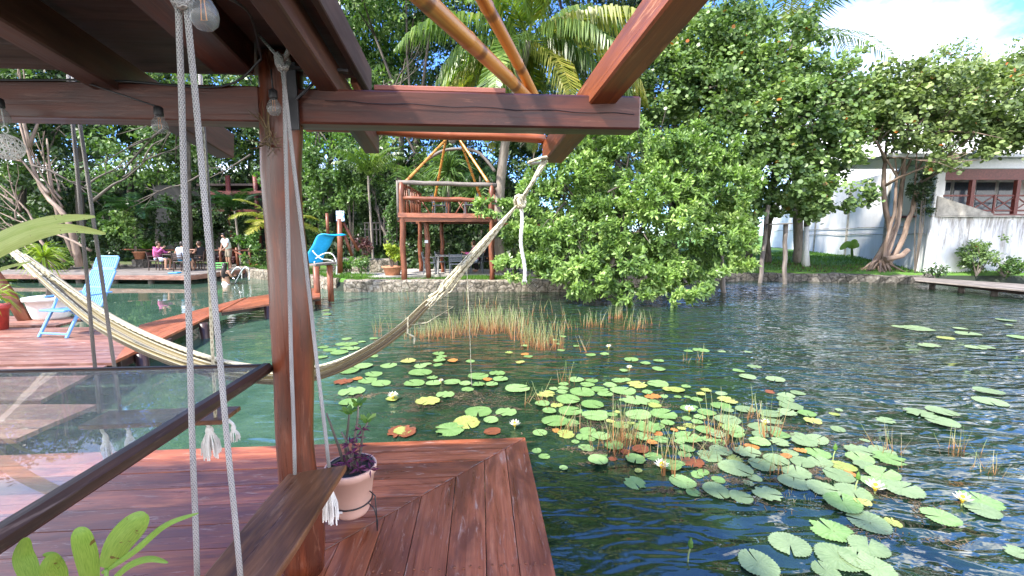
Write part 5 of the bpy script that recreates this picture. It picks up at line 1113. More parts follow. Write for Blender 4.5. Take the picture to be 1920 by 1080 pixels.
tree('round_leaf_tree', 'broad tree with several reddish stems rising in front of the white wall', 'tree',
     [([(15.6, 18.6, zt-.2), A(1668, 440, 18.6), A(1655, 350, 18.5), A(1660, 290, 18.4)], .13, .065), ([(15.95, 18.55, zt-.2), A(1684, 420, 18.6), A(1692, 330, 18.6), A(1700, 255, 18.4)], .13, .06), ([(16.2, 18.7, zt-.2), A(1698, 440, 18.6), A(1722, 350, 18.4), A(1770, 280, 18.0)], .13, .055), ([(15.8, 18.4, zt-.2), A(1676, 400, 18.3), A(1682, 330, 18.2), A(1640, 262, 18.0)], .07, .035)],
     [B(1680, 175, 18.5, 85, fl=.55), B(1770, 160, 18, 95, fl=.55), B(1860, 190, 17.5, 90, fl=.6), B(1720, 235, 17.8, 100, fl=.4), B(1830, 250, 17, 100, fl=.4), B(1620, 230, 18, 60, fl=.5), B(1930, 240, 16.5, 80, fl=.6), B(1780, 300, 16.6, 55, fl=.22), B(1900, 130, 18.5, 60, fl=.5)],
     M['l_grape2'], M['barkred'], dens=44, per=10, ll=.15, lw=.072, seed=22, k=6, rose=.9, spread=.12, up=.8, shell=.4)
mb = MB(); rr = random.Random(31)
for k in range(26):
    a_ = rr.uniform(0, 6.28); s_ = Vector((15.85+.15*math.cos(a_), 18.5+.15*math.sin(a_), zt+rr.uniform(.0, .4))); l = rr.uniform(.2, .7)
    mb.tube([s_, s_+Vector((math.cos(a_)*l*.4, math.sin(a_)*l*.4, -.12)), Vector((s_.x+math.cos(a_)*l, s_.y+math.sin(a_)*l, gh(15.8, 18.5)-.03))], [.07, .05, .02], 6, wob=.1)
tag(mb.build('surface_roots', M['barkred'], loc=(15.85, 18.5, .4), smooth=True), 'tangle of woody roots spreading at the foot of the many-stemmed tree', 'roots')
mb = MB(); mb.tube([A(1660, 487, 18.1), A(1690, 480, 18.0), A(1703, 468, 18.0)], [.13, .11, .09], 9, wob=.1)
tag(mb.build('cut_log', M['barkred'], loc=A(1660, 487, 18.1), smooth=True), 'cut log lying against the many-stemmed tree', 'log')
# slim white painted trees on the lawn
b_ = A(1511, 492, 20.5); t = thing('slim_tree', 'slim trunk with a whitewashed foot standing on the lawn', 'tree', b_)
mb = MB(); mb.tube([b_-Vector((0, 0, .2)), A(1511, 470, 20.5), A(1512, 425, 20.5)], [.19, .13, .115], 10); mb.build('painted_trunk', M['white'], t, smooth=True)
mb = MB(); mb.tube([A(1512, 426, 20.5), A(1513, 380, 20.5), A(1520, 300, 20.4), A(1530, 240, 20.3)], [.113, .10, .08, .06], 10, wob=.05); mb.build('trunk', M['bark'], t, smooth=True)
soup('crown', crown([B(1525, 330, 20.4, 45), B(1540, 260, 20.4, 60)], 14, 9, .19, .09, 33, 6), M['l_grape'], t)
# background wood: dark trees behind
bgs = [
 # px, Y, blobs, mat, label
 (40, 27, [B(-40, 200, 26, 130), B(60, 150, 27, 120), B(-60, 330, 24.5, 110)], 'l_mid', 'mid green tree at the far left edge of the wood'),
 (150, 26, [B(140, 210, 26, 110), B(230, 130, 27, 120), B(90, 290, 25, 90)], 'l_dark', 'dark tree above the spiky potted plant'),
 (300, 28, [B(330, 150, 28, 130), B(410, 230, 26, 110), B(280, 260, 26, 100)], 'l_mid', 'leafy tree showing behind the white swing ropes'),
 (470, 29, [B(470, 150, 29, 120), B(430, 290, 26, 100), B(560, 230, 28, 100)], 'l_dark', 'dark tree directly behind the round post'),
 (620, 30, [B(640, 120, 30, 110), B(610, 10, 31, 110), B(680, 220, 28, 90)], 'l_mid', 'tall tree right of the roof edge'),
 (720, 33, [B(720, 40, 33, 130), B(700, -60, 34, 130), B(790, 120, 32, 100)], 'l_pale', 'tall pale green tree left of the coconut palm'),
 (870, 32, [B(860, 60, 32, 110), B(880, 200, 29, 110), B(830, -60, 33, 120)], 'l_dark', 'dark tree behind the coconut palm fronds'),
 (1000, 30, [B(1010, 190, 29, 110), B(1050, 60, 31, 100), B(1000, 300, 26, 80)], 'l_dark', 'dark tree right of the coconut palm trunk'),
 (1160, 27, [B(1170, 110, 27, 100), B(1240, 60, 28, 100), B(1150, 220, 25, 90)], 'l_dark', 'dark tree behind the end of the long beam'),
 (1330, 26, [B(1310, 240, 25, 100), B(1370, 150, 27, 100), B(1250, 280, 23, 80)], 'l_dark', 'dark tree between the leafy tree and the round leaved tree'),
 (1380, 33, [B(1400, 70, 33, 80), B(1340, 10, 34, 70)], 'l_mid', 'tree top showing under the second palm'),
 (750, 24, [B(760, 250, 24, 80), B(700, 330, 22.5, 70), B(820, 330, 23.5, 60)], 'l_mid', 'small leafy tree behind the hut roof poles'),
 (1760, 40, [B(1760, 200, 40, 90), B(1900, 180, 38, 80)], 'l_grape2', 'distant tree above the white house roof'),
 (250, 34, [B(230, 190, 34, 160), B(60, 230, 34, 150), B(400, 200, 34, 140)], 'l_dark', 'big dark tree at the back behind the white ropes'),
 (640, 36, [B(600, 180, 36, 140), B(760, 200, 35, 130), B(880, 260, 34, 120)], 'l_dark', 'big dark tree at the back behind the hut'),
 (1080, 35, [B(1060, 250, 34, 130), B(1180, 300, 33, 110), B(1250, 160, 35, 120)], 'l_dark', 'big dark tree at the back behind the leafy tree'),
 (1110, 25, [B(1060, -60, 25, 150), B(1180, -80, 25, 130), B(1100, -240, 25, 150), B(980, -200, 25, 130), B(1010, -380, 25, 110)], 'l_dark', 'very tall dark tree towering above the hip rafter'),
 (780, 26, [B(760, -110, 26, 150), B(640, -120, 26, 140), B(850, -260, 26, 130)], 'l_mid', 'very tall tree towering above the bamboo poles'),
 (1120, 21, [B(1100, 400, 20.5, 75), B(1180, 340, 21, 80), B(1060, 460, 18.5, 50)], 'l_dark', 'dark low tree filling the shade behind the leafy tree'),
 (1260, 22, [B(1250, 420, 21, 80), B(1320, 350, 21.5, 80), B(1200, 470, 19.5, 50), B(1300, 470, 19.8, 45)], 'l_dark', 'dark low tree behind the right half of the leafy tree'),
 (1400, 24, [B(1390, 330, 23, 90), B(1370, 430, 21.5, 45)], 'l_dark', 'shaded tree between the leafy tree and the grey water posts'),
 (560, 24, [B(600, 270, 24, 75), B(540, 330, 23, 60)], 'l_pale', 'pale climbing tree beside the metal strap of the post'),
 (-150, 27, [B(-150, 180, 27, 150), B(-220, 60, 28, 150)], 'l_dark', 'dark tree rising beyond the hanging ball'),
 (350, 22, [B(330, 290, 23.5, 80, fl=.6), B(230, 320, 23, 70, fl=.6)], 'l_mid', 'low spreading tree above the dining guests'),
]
for i, (px, Y, bl_, mt, lab) in enumerate(bgs):
    TR('forest_tree', lab, 'tree', px, Y, [(bl_[0] and px, 300, Y), (px+8, 180, Y)], bl_, M[mt], M['bark'], .24, .1, 100+i, dens=5.5 if Y > 25 else 9, per=15, ll=.34 if Y > 25 else .24, lw=.075 if Y > 25 else .05, rose=.8, spread=.22, up=.7, shell=.45, group='trees of the background wood')
# bare grey branches tangled on the left
mb = MB(); rr = random.Random(77)
def br(p, q, r, seed, depth=2):
    r_ = random.Random(seed); p, q = Vector(p), Vector(q); mids = [p.lerp(q, f)+Vector((r_.uniform(-1, 1), r_.uniform(-.3, .3), r_.uniform(-1, 1)))*(q-p).length*.06 for f in (.3, .6)]
    mb.tube(catm([p]+mids+[q], 3), [r*(1-.75*i/9) for i in range(10)], 6)
    if depth:
        for k in range(3):
            s_ = p.lerp(q, r_.uniform(.3, .9)); e = s_+(q-p)*r_.uniform(.25, .5)+Vector((r_.uniform(-1, 1), r_.uniform(-.3, .3), r_.uniform(-.6, 1)))*(q-p).length*.25; br(s_, e, r*.5, seed*7+k, depth-1)
def branchset(lab, lst, mat, nm='bare_tree'):
    global mb; mb = MB()
    for i, (a_, b_, r, Y) in enumerate(lst): br(A(*a_, Y), A(*b_, Y+.5), r, i*13+len(lst)*3)
    o = mb.build(nm, M[mat], loc=A(*lst[0][0], lst[0][3]), smooth=True); return tag(o, lab, 'tree')
branchset('leaning bare brown trunks at the left edge of the wood', [((150, 500), (35, 225), .16, 19.5), ((140, 480), (88, 260), .11, 20), ((120, 490), (-10, 340), .08, 18.8), ((170, 470), (-20, 390), .06, 18.5), ((100, 500), (20, 420), .07, 18.5)], 'barkred')
branchset('pale bare branches reaching across the shade above the dock', [((170, 380), (290, 285), .07, 19.8), ((160, 350), (250, 300), .05, 19.8), ((390, 320), (250, 380), .05, 20.5), ((470, 290), (390, 335), .05, 20.5), ((60, 310), (190, 365), .06, 19.8)], 'bark')
branchset('twiggy grey branches beside the roof edge', [((690, 290), (640, 130), .09, 24), ((692, 290), (760, 110), .07, 24), ((700, 250), (720, 150), .07, 24)], 'bark')
branchset('bare thin tree top showing above the hip rafter', [((1190, 60), (1200, -40), .12, 28), ((1180, 90), (1130, 20), .08, 28), ((1210, 50), (1260, -10), .06, 28)], 'bark')
branchset('pale branches inside the round leaved tree', [((1400, 250), (1580, 225), .06, 18.3), ((1380, 220), (1500, 140), .06, 19), ((1330, 165), (1440, 150), .05, 19), ((1420, 300), (1550, 320), .05, 17.8)], 'bark')
branchset('slender leaning trunks in front of the dark opening left of the hut', [((728, 470), (708, 385), .11, 20), ((722, 445), (745, 380), .05, 20)], 'bark')
branchset('pale curved limbs showing through the front of the leafy tree', [((1146, 500), (1168, 428), .085, 12.6), ((1140, 360), (1225, 335), .03, 12.6), ((1225, 335), (1290, 350), .03, 12.7), ((1146, 500), (1205, 470), .03, 12.4)], 'bark')
# ------------------------------------------------------------------ palms
fr_ = []
rr = random.Random(3)
for i in range(26):
    az = i*360/26*2.0+rr.uniform(-8, 8); fr_.append((az, rr.choice((50, 35, 20, 5, -10, -25)), rr.uniform(60, 95), rr.uniform(.9, 1.12)))
palm('coconut_palm', 'tall coconut palm with drooping yellow green fronds behind the hut', (A(938, 465, 17.6).x, 17.6, .4), A(992, 78, 17.2), .20, fr_, M['frond'], M['palmbark'], 5.2, 5, ll=1.25, lw=.044, mat2=M['frondy'], hang=.75, lean=(-.45, 0, 0), n=72)
fr2 = [(200, 20, 80, 1), (165, 50, 70, 1), (20, 30, 95, 1.1), (-15, 10, 90, 1.15), (60, 60, 60, 1), (-60, 45, 80, 1), (120, 40, 80, 1), (-110, 35, 80, .9), (5, 60, 75, 1.1), (-35, 65, 80, 1), (230, 60, 70, 1)]
palm('coconut_palm', 'second palm rising against the sky behind the round leaved trees', (A(1500, 480, 22).x, 22, .4), A(1486, 75, 22), .22, fr2, M['frond'], M['palmbark'], 5.0, 9, ll=1.1, lw=.035, mat2=M['frondy'], hang=.5)
def small_palm(label, base, hub, ln, seed, mat, nf=11, hang=.35, ll=.5, r=.06, el=(20, 70)):
    rr = random.Random(seed); f_ = [(i*360/nf+rr.uniform(-12, 12), rr.uniform(*el), rr.uniform(60, 100), rr.uniform(.8, 1.1)) for i in range(nf)]
    return palm('garden_palm', label, base, hub, r, f_, M[mat], M['palmbark'], ln, seed, ll=ll, lw=.028, hang=hang, n=34)
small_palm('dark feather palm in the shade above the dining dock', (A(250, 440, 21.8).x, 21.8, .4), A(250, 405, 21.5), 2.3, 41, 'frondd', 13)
small_palm('yellow green palm standing just left and right of the round post', (A(520, 470, 17.9).x, 17.9, .4), A(524, 432, 17.9), 2.2, 42, 'frondy', 14, .3, .55)
small_palm('green palm with hanging leaves under the tail of the rafter', (A(700, 480, 20).x, 20, .4), A(690, 330, 20), 2.3, 43, 'frond', 12, .6, .5)
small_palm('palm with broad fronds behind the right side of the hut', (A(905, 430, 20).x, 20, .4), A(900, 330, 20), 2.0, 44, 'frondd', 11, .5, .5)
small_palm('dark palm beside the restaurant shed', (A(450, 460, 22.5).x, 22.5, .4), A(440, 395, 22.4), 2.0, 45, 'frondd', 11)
spiky('spiky_plant', 'large spiky yucca behind the upper floor of the hut', A(840, 420, 19), A(842, 320, 19), .10, 170, 1.5, .035, M['l_mid'], 51)
spiky('spiky_plant', 'spiky yucca low behind the left railing of the hut', A(775, 420, 18.8), A(765, 335, 18.8), .08, 90, 1.0, .03, M['l_mid'], 52)
spiky('spiky_plant', 'spiky yucca behind the right railing of the hut', A(905, 420, 18.8), A(890, 370, 18.8), .08, 120, 1.1, .03, M['l_mid'], 53)
# ------------------------------------------------------------------ shrubs and bedding
def shrub(name, label, px, py, Y, rpx, mat, seed, fl=.8, dens=40, per=10, ll=.14, lw=.035, k=4, group=None, zb=None):
    c, r = B(px, py, Y, rpx, fl=fl); b_ = Vector((c[0], c[1], max(.3, gh(c[0], c[1]))))
    t = thing(name, label, 'shrub', b_, 0, group); mb = MB(); rr = random.Random(seed)
    for q in range(5): e = Vector(c)+Vector((rr.uniform(-1, 1)*r[0]*.5, 0, rr.uniform(-.3, .6)*r[2])); mb.tube([b_, b_.lerp(e, .5)+Vector((rr.uniform(-.1, .1), 0, 0)), e], [.03, .02, .01], 5)
    mb.build('stem', M['bark'], t); rr2 = [(tuple(Vector(c)+Vector((rr.uniform(-.5, .5)*r[0], rr.uniform(-.3, .3)*r[1], rr.uniform(-.45, .45)*r[2]))), tuple(x*.62 for x in r)) for _ in range(4)]
    soup('foliage', crown(rr2, dens, per, ll, lw, seed, k, rose=.8, spread=.06, up=.7, shell=.3), M[mat], t); return t
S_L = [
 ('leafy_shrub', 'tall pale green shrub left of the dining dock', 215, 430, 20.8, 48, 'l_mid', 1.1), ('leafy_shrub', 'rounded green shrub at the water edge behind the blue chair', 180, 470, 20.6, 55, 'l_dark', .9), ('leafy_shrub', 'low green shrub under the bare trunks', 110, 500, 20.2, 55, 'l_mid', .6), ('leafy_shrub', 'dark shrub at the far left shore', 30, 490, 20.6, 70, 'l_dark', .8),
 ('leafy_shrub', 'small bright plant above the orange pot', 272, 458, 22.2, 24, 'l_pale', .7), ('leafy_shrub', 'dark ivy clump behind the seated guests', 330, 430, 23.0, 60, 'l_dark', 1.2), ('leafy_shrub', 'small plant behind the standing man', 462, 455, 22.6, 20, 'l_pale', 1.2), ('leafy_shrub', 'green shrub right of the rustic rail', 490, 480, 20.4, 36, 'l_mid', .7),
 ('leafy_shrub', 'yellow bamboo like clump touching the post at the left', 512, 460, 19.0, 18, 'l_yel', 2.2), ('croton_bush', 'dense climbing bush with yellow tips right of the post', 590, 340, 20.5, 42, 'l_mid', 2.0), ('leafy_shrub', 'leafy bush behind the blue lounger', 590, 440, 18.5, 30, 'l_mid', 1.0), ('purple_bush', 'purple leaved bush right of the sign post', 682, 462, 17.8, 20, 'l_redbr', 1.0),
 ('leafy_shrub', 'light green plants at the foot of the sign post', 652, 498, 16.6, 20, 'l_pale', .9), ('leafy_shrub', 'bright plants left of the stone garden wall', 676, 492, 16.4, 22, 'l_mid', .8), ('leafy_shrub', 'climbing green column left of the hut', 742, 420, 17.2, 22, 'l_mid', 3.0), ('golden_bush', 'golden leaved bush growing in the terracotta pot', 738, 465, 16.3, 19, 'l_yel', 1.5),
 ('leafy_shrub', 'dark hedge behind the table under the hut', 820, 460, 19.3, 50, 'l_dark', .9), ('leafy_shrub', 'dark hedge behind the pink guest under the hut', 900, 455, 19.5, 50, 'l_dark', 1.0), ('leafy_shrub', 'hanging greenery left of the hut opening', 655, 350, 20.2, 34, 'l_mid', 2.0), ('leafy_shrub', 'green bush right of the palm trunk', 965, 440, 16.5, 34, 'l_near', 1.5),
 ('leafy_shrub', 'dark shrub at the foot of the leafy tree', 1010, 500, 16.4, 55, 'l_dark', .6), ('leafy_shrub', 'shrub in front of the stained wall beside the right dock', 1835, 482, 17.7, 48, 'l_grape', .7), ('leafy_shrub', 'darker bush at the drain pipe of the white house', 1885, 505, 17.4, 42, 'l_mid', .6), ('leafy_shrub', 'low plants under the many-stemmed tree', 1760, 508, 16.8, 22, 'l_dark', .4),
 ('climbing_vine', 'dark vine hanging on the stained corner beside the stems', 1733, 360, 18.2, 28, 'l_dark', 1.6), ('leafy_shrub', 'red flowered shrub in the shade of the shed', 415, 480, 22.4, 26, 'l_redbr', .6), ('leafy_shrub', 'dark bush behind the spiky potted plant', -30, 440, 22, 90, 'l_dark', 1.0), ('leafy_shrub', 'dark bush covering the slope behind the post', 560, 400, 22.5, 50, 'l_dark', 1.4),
 ('leafy_shrub', 'dark ivy added as shade inside the open shed on the left', 385, 400, 24.3, 60, 'l_dark', 1.1), ('leafy_shrub', 'dark ivy added as shade inside the open shed on the right', 455, 420, 24.3, 55, 'l_dark', 1.1), ('leafy_shrub', 'shaded bush behind the upper floor of the hut', 800, 400, 21.5, 70, 'l_dark', .9), ('leafy_shrub', 'shaded bush right of the picket rail', 690, 400, 22.5, 60, 'l_dark', 1.2)]  # the two shed ivy clumps are added to darken its back wall
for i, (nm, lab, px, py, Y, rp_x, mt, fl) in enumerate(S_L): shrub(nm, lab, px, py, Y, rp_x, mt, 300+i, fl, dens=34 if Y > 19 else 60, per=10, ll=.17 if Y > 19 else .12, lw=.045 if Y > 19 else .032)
# banana plant by the wall
bn = thing('banana_plant', 'small broad leaved banana plant against the white wall', 'plant', A(1598, 484, 24))
mb = MB(); mb.tube([A(1598, 486, 24), A(1597, 462, 24)], [.08, .05], 8); mb.build('stem', M['l_pale'], bn)
for q in ([(1597, 465), (1590, 458), (1575, 468)], [(1597, 463), (1601, 455), (1598, 450)], [(1597, 464), (1604, 459), (1609, 464)]):
    mb = MB(); bigleaf(mb, [A(a_, b_, 23.9) for a_, b_ in q], .18); mb.build('leaf', M['broad'], bn, smooth=True)
# ------------------------------------------------------------------ people
def skin_obj(name, V, E, Rr, mat, parent, sub=1):
    me = bpy.data.meshes.new(name); me.from_pydata([tuple(v) for v in V], E, []); o = bpy.data.objects.new(name, me); COL.objects.link(o); o.parent = parent; me.materials.append(mat)
    m = o.modifiers.new('Skin', 'SKIN'); m.use_smooth_shade = True
    if not me.skin_vertices: return o
    for i, r in enumerate(Rr): me.skin_vertices[0].data[i].radius = (r[0], r[1]) if isinstance(r, tuple) else (r, r)
    me.skin_vertices[0].data[0].use_root = True
    if sub: s_ = o.modifiers.new('Subsurf', 'SUBSURF'); s_.levels = sub; s_.render_levels = sub
    return o
def person(label, loc, rz, pose, cloth, skin='skin', hair='hair', group=None, scale=1.0, longhair=False, sleeves=True):
    """local frame: faces +x. pose = dict of joints. cloth = (top material or None, lower material, full length?)"""
    t = thing('person', label, 'person', loc, rz, group); t.scale = (scale,)*3; J = {k: Vector(v) for k, v in pose.items()}
    V = []; E = []; Rr = []; ix = {}
    def add(k, p, r, par=None):
        V.append(p); Rr.append(r); ix[k] = len(V)-1
        if par is not None: E.append((ix[par], ix[k]))
    add('pel', J['pel'], (.15, .115)); add('sp', J['pel'].lerp(J['ch'], .5), (.13, .10), 'pel'); add('ch', J['ch'], (.155, .11), 'sp'); add('nk0', J['ch'].lerp(J['nk'], .75), (.09, .075), 'ch'); add('nk', J['nk'], .052, 'nk0')
    hd = J['hd']; fw = J.get('face', Vector((1, 0, 0))).normalized(); upv = (hd-J['nk']).normalized()
    add('jaw', J['nk'].lerp(hd, .35)+fw*.022, .062, 'nk'); add('mid', J['nk'].lerp(hd, .62)+fw*.012, .082, 'jaw'); add('top', hd-upv*.03, .07, 'mid')
    for s, a_ in ((1, 'L'), (-1, 'R')):
        add('sh'+a_, J['sh'+a_], .062, 'ch'); add('el'+a_, J['el'+a_], .041, 'sh'+a_); add('wr'+a_, J['wr'+a_], .027, 'el'+a_)
        d = (J['wr'+a_]-J['el'+a_]).normalized(); sdv = d.orthogonal().normalized(); nv = d.cross(sdv); pm = J['wr'+a_]+d*.055; add('pm'+a_, pm, (.034, .018), 'wr'+a_)
        for f, (of, l) in enumerate(((-.026, .065), (-.009, .078), (.009, .072), (.026, .055))):
            add('f%d%s' % (f, a_), pm+d*.035+sdv*of, .010, 'pm'+a_); add('g%d%s' % (f, a_), pm+d*(.035+l)+sdv*of*1.2+nv*.018, .007, 'f%d%s' % (f, a_))
        add('th'+a_, J['wr'+a_]+d*.05-sdv*.045, .011, 'wr'+a_)
        add('hp'+a_, J['hp'+a_], .085, 'pel'); add('kn'+a_, J['kn'+a_], .058, 'hp'+a_); add('cf'+a_, J['kn'+a_].lerp(J['an'+a_], .3), .057, 'kn'+a_); add('an'+a_, J['an'+a_], .036, 'cf'+a_)
        add('to'+a_, J['an'+a_]+Vector((.15, 0, -.045)) if 'to'+a_ not in J else J['to'+a_], .034, 'an'+a_)
    skin_obj('body', V, E, Rr, M[skin], t)
    top, low, full = cloth
    if top:
        V2 = [J['pel']+Vector((0, 0, -.02)), J['pel'].lerp(J['ch'], .5), J['ch'], J['ch'].lerp(J['nk'], .55)]; E2 = [(0, 1), (1, 2), (2, 3)]; R2 = [(.20, .165), (.19, .155), (.195, .15), (.12, .10)]
        if sleeves:
            for a_ in 'LR': b0 = len(V2); V2 += [J['sh'+a_], J['sh'+a_].lerp(J['el'+a_], .6 if sleeves is True else 1.0)]; E2 += [(2, b0), (b0, b0+1)]; R2 += [.088, .078 if sleeves is True else .062]
            if sleeves == 'long':
                for a_ in (): pass
            if sleeves == 'long':
                for a_, b0 in (('L', 5), ('R', 7)): V2.append(J['wr'+a_]); E2.append((b0, len(V2)-1)); R2.append(.042)
        skin_obj('shirt', V2, E2, R2, M[top], t)
    if low:
        V3 = [J['pel']+Vector((0, 0, .03)), J['pel']+Vector((0, 0, -.06))]; E3 = [(0, 1)]; R3 = [(.165, .13), (.165, .14)]
        for a_ in 'LR':
            b0 = len(V3); V3 += [J['hp'+a_], J['hp'+a_].lerp(J['kn'+a_], .85 if not full else 1)]; E3 += [(1, b0), (b0, b0+1)]; R3 += [.108, .092]
            if full: V3.append(J['an'+a_]); E3.append((b0+1, b0+2)); R3.append(.065)
        skin_obj('trousers' if full else 'shorts', V3, E3, R3, M[low], t)
    c = J['nk'].lerp(hd, .68)-fw*.018; mb = MB(); prof = [(.0, .115), (.05, .105), (.085, .07), (.098, .02), (.096, -.03), (.085, -.07), (.06, -.09)]
    mb.lathe(prof, c, 14); 
    # open the face side: pull front vertices back
    keep = []
    for i, v in enumerate(mb.v):
        d = Vector(v)-c
        if d.dot(fw) > .035 and d.z < .055: v = tuple(Vector(v)-fw*(d.dot(fw)-.03)*1.0)
        keep.append(v)
    mb.v = keep
    if longhair: b_ = J['nk']-fw*.06; mb.tube([c-fw*.05, b_, b_+Vector((-.03, 0, -.2)), b_+Vector((-.03, 0, -.36))], [.08, .10, .10, .05], 9)
    mb.build('hair', M[hair], t, smooth=True, local=True)
    for s in (-1, 1):
        sv = Vector((-fw.y, fw.x, 0))*s; mb = MB(); e = J['nk'].lerp(hd, .62)+fw*.088+sv*.03; mb.lathe([(.0, .009), (.009, .003), (.009, -.003), (0, -.009)], e, 6); mb.build('eye', M['black'], t, local=True)
    return t
def sitpose(lean=0.0, **kw):
    p = dict(pel=(0, 0, .53), ch=(.02+lean*.6, 0, .88), nk=(.04+lean, 0, 1.07), hd=(.08+lean*1.15, 0, 1.28), shL=(.03+lean*.8, .17, 1.0), shR=(.03+lean*.8, -.17, 1.0), elL=(.16+lean, .22, .78), elR=(.16+lean, -.22, .78), wrL=(.40+lean, .12, .82), wrR=(.40+lean, -.12, .82),
             hpL=(.05, .1, .50), hpR=(.05, -.1, .50), knL=(.48, .13, .50), knR=(.48, -.13, .50), anL=(.42, .13, .08), anR=(.42, -.13, .08)); p.update(kw); return p
pg = 'guests on and beside the dining dock'
person('seated guest in a magenta top and pale shorts, leftmost on the dock', dp(297, 19.7), R(3), sitpose(.04, wrR=(.34, -.1, 1.0), elR=(.18, -.22, .80)), ('pink', 'lcloth', False), hair='hairb', sleeves='long', group=pg)
person('seated guest in a pale blue shirt seen from behind', dp(342, 19.1), R(92), sitpose(.06, elL=(.05, .30, .80), elR=(.05, -.30, .80)), ('lcloth', 'bluebright', False), group=pg)
person('seated guest in a black top reaching an arm across the table', dp(381, 20.0), R(180), sitpose(.05, elR=(.30, -.2, .92), wrR=(.62, -.15, .92)), ('bcloth', 'bcloth', False), 'skin2', 'hairb', group=pg)
person('standing man in a white t-shirt and khaki shorts looking down', dp(430, 20.3), R(-120), dict(pel=(-.05, 0, .92), ch=(.05, 0, 1.26), nk=(.10, 0, 1.45), hd=(.19, 0, 1.64), face=(.8, 0, -.5), shL=(.07, .2, 1.38), shR=(.07, -.2, 1.38), elL=(.14, .28, 1.10), elR=(.10, -.30, 1.10), wrL=(.30, .16, .94), wrR=(.18, -.30, .86),
       hpL=(-.03, .1, .88), hpR=(-.03, -.1, .88), knL=(.03, .13, .47), knR=(.0, -.13, .47), anL=(-.02, .14, .08), anR=(-.04, -.14, .08)), ('wcloth', 'khaki', False), 'skin2', scale=1.0, group=pg)
wm = G(424, 533, 0)
person('woman with long dark hair standing waist deep in the water', wm+Vector((0, 0, -.80)), R(75), dict(pel=(0, 0, .92), ch=(.0, 0, 1.24), nk=(-.0, 0, 1.42), hd=(.03, 0, 1.63), face=(1, .3, 0), shL=(0, .17, 1.35), shR=(0, -.17, 1.35), elL=(.05, .24, 1.10), elR=(.05, -.24, 1.10), wrL=(.24, .20, 1.18), wrR=(.24, -.16, 1.12),
       hpL=(0, .1, .88), hpR=(0, -.1, .88), knL=(0, .12, .47), knR=(0, -.12, .47), anL=(-.02, .12, .08), anR=(-.02, -.12, .08)), (None, 'wcloth', False), 'skin', longhair=True, group=pg)
mb = MB(); mb.lathe([(.150, 0), (.158, .03), (.158, .10), (.150, .13)], wm+Vector((0, 0, .32)), 20, sq=(.85, 1.05, 1)); tp_ = mb.build('bikini_top', M['bcloth'], bpy.data.objects[[o.name for o in bpy.data.objects if o.get('label', '').startswith('woman with long')][0]])
tp_.rotation_euler = (0, 0, R(-75)); 
ug = 'guests at the table under the hut'
person('seated guest in a pink shirt behind the table under the hut', (-1.42, 17.0, gz), R(185), sitpose(.04), ('pink', 'lcloth', True), hair='hairb', sleeves='long', group=ug)
person('seated guest in dark clothes at the right end under the hut', (-1.05, 17.75, gz), R(200), sitpose(.05), ('bcloth', 'bcloth', True), group=ug)
ch_ = chair('', 'grey armchair on which the darkly dressed guest sits under the hut', (-1.05, 17.75, gz), R(200), None, hg, proto=hc)
mb = MB()
for i in range(5): p = dp(408, 19.6); mb.beam(p+Vector((-.35, i*.1, .32)), p+Vector((.25, i*.1, .32)), .07, .025)
for z in (.12, .22): mb.beam(p+Vector((-.38, -.03, z)), p+Vector((.25, -.03, z)), .04, .04)
for dx in (-.33, .2): mb.beam(p+Vector((dx, 0, 0)), p+Vector((dx, 0, .32)), .04, .04, up=(0, 1, 0)); mb.beam(p+Vector((dx, .4, 0)), p+Vector((dx, .4, .32)), .04, .04, up=(0, 1, 0))
tag(mb.build('low_stool', M['green'], loc=p), 'low bright green slatted stool at the standing man\'s feet', 'stool')
mb = MB(); mb.box(dp(327, 18.0)+Vector((0, 0, .03)), (.40, .28, .05), bev=.02); tag(mb.build('towel', M['bluebright'], loc=dp(327, 18)), 'blue folded towel lying on the edge of the dining dock', 'towel')
# ------------------------------------------------------------------ lily pads (measured one by one), flowers, reeds
def padmesh(seed, torn=0.0):
    rr = random.Random(seed); n = 72; nw = rr.uniform(.05, .16); vs = [(0.0, 0.0, 0.0)]; gg = [(0, 0, 0)]; ph = [rr.uniform(0, 6.28) for _ in range(4)]
    ring = [.35, .7, .9, 1.0]
    for q in ring:
        for i in range(n+1):
            a_ = nw+(2*PI-2*nw)*i/n; r = q
            if q == 1.0: r *= 1+.035*(1 if i % 2 else -1)*(.6+.8*rr.random())
            r *= 1+.03*math.sin(a_*2+ph[0])+.02*math.sin(a_*3+ph[1])
            if torn and q >= .9: r *= 1-torn*max(0, math.sin(a_*5+ph[2])*math.sin(a_*3+ph[3]))*(1 if q == 1 else .6)
            z = .016*math.sin(a_*3+ph[2])*q*q+(.018*q**8)*(1+math.sin(a_*2+ph[1]))+.006*math.sin(a_*17)*q
            vs.append((r*math.cos(a_), r*math.sin(a_), z)); gg.append((a_, q, 0))
    fs = [(0, 1+i, 2+i) for i in range(n)]; m_ = n+1
    for k in range(3): fs += [(1+k*m_+i, 1+(k+1)*m_+i, 2+(k+1)*m_+i, 2+k*m_+i) for i in range(n)]
    mb = MB(); mb.add(vs, fs, gg); return mb
PM = {}
for mt in ('pad', 'padp', 'pady', 'pado', 'padb'):
    for v in range(5):
        o = padmesh(v*7+len(mt), (.0, .04, .10, .28, .0)[v] if mt in ('pad', 'padp') else (.35, .5, .2, .4, .1)[v]).build('lily_pad', M[mt], local=True, smooth=True)
        PM[mt, v] = o.data; bpy.data.objects.remove(o)
C2, C3, C4, C5 = (560, 540, .3542), (1000, 640, .2778), (1240, 720, .3542), (1280, 280, .3518)
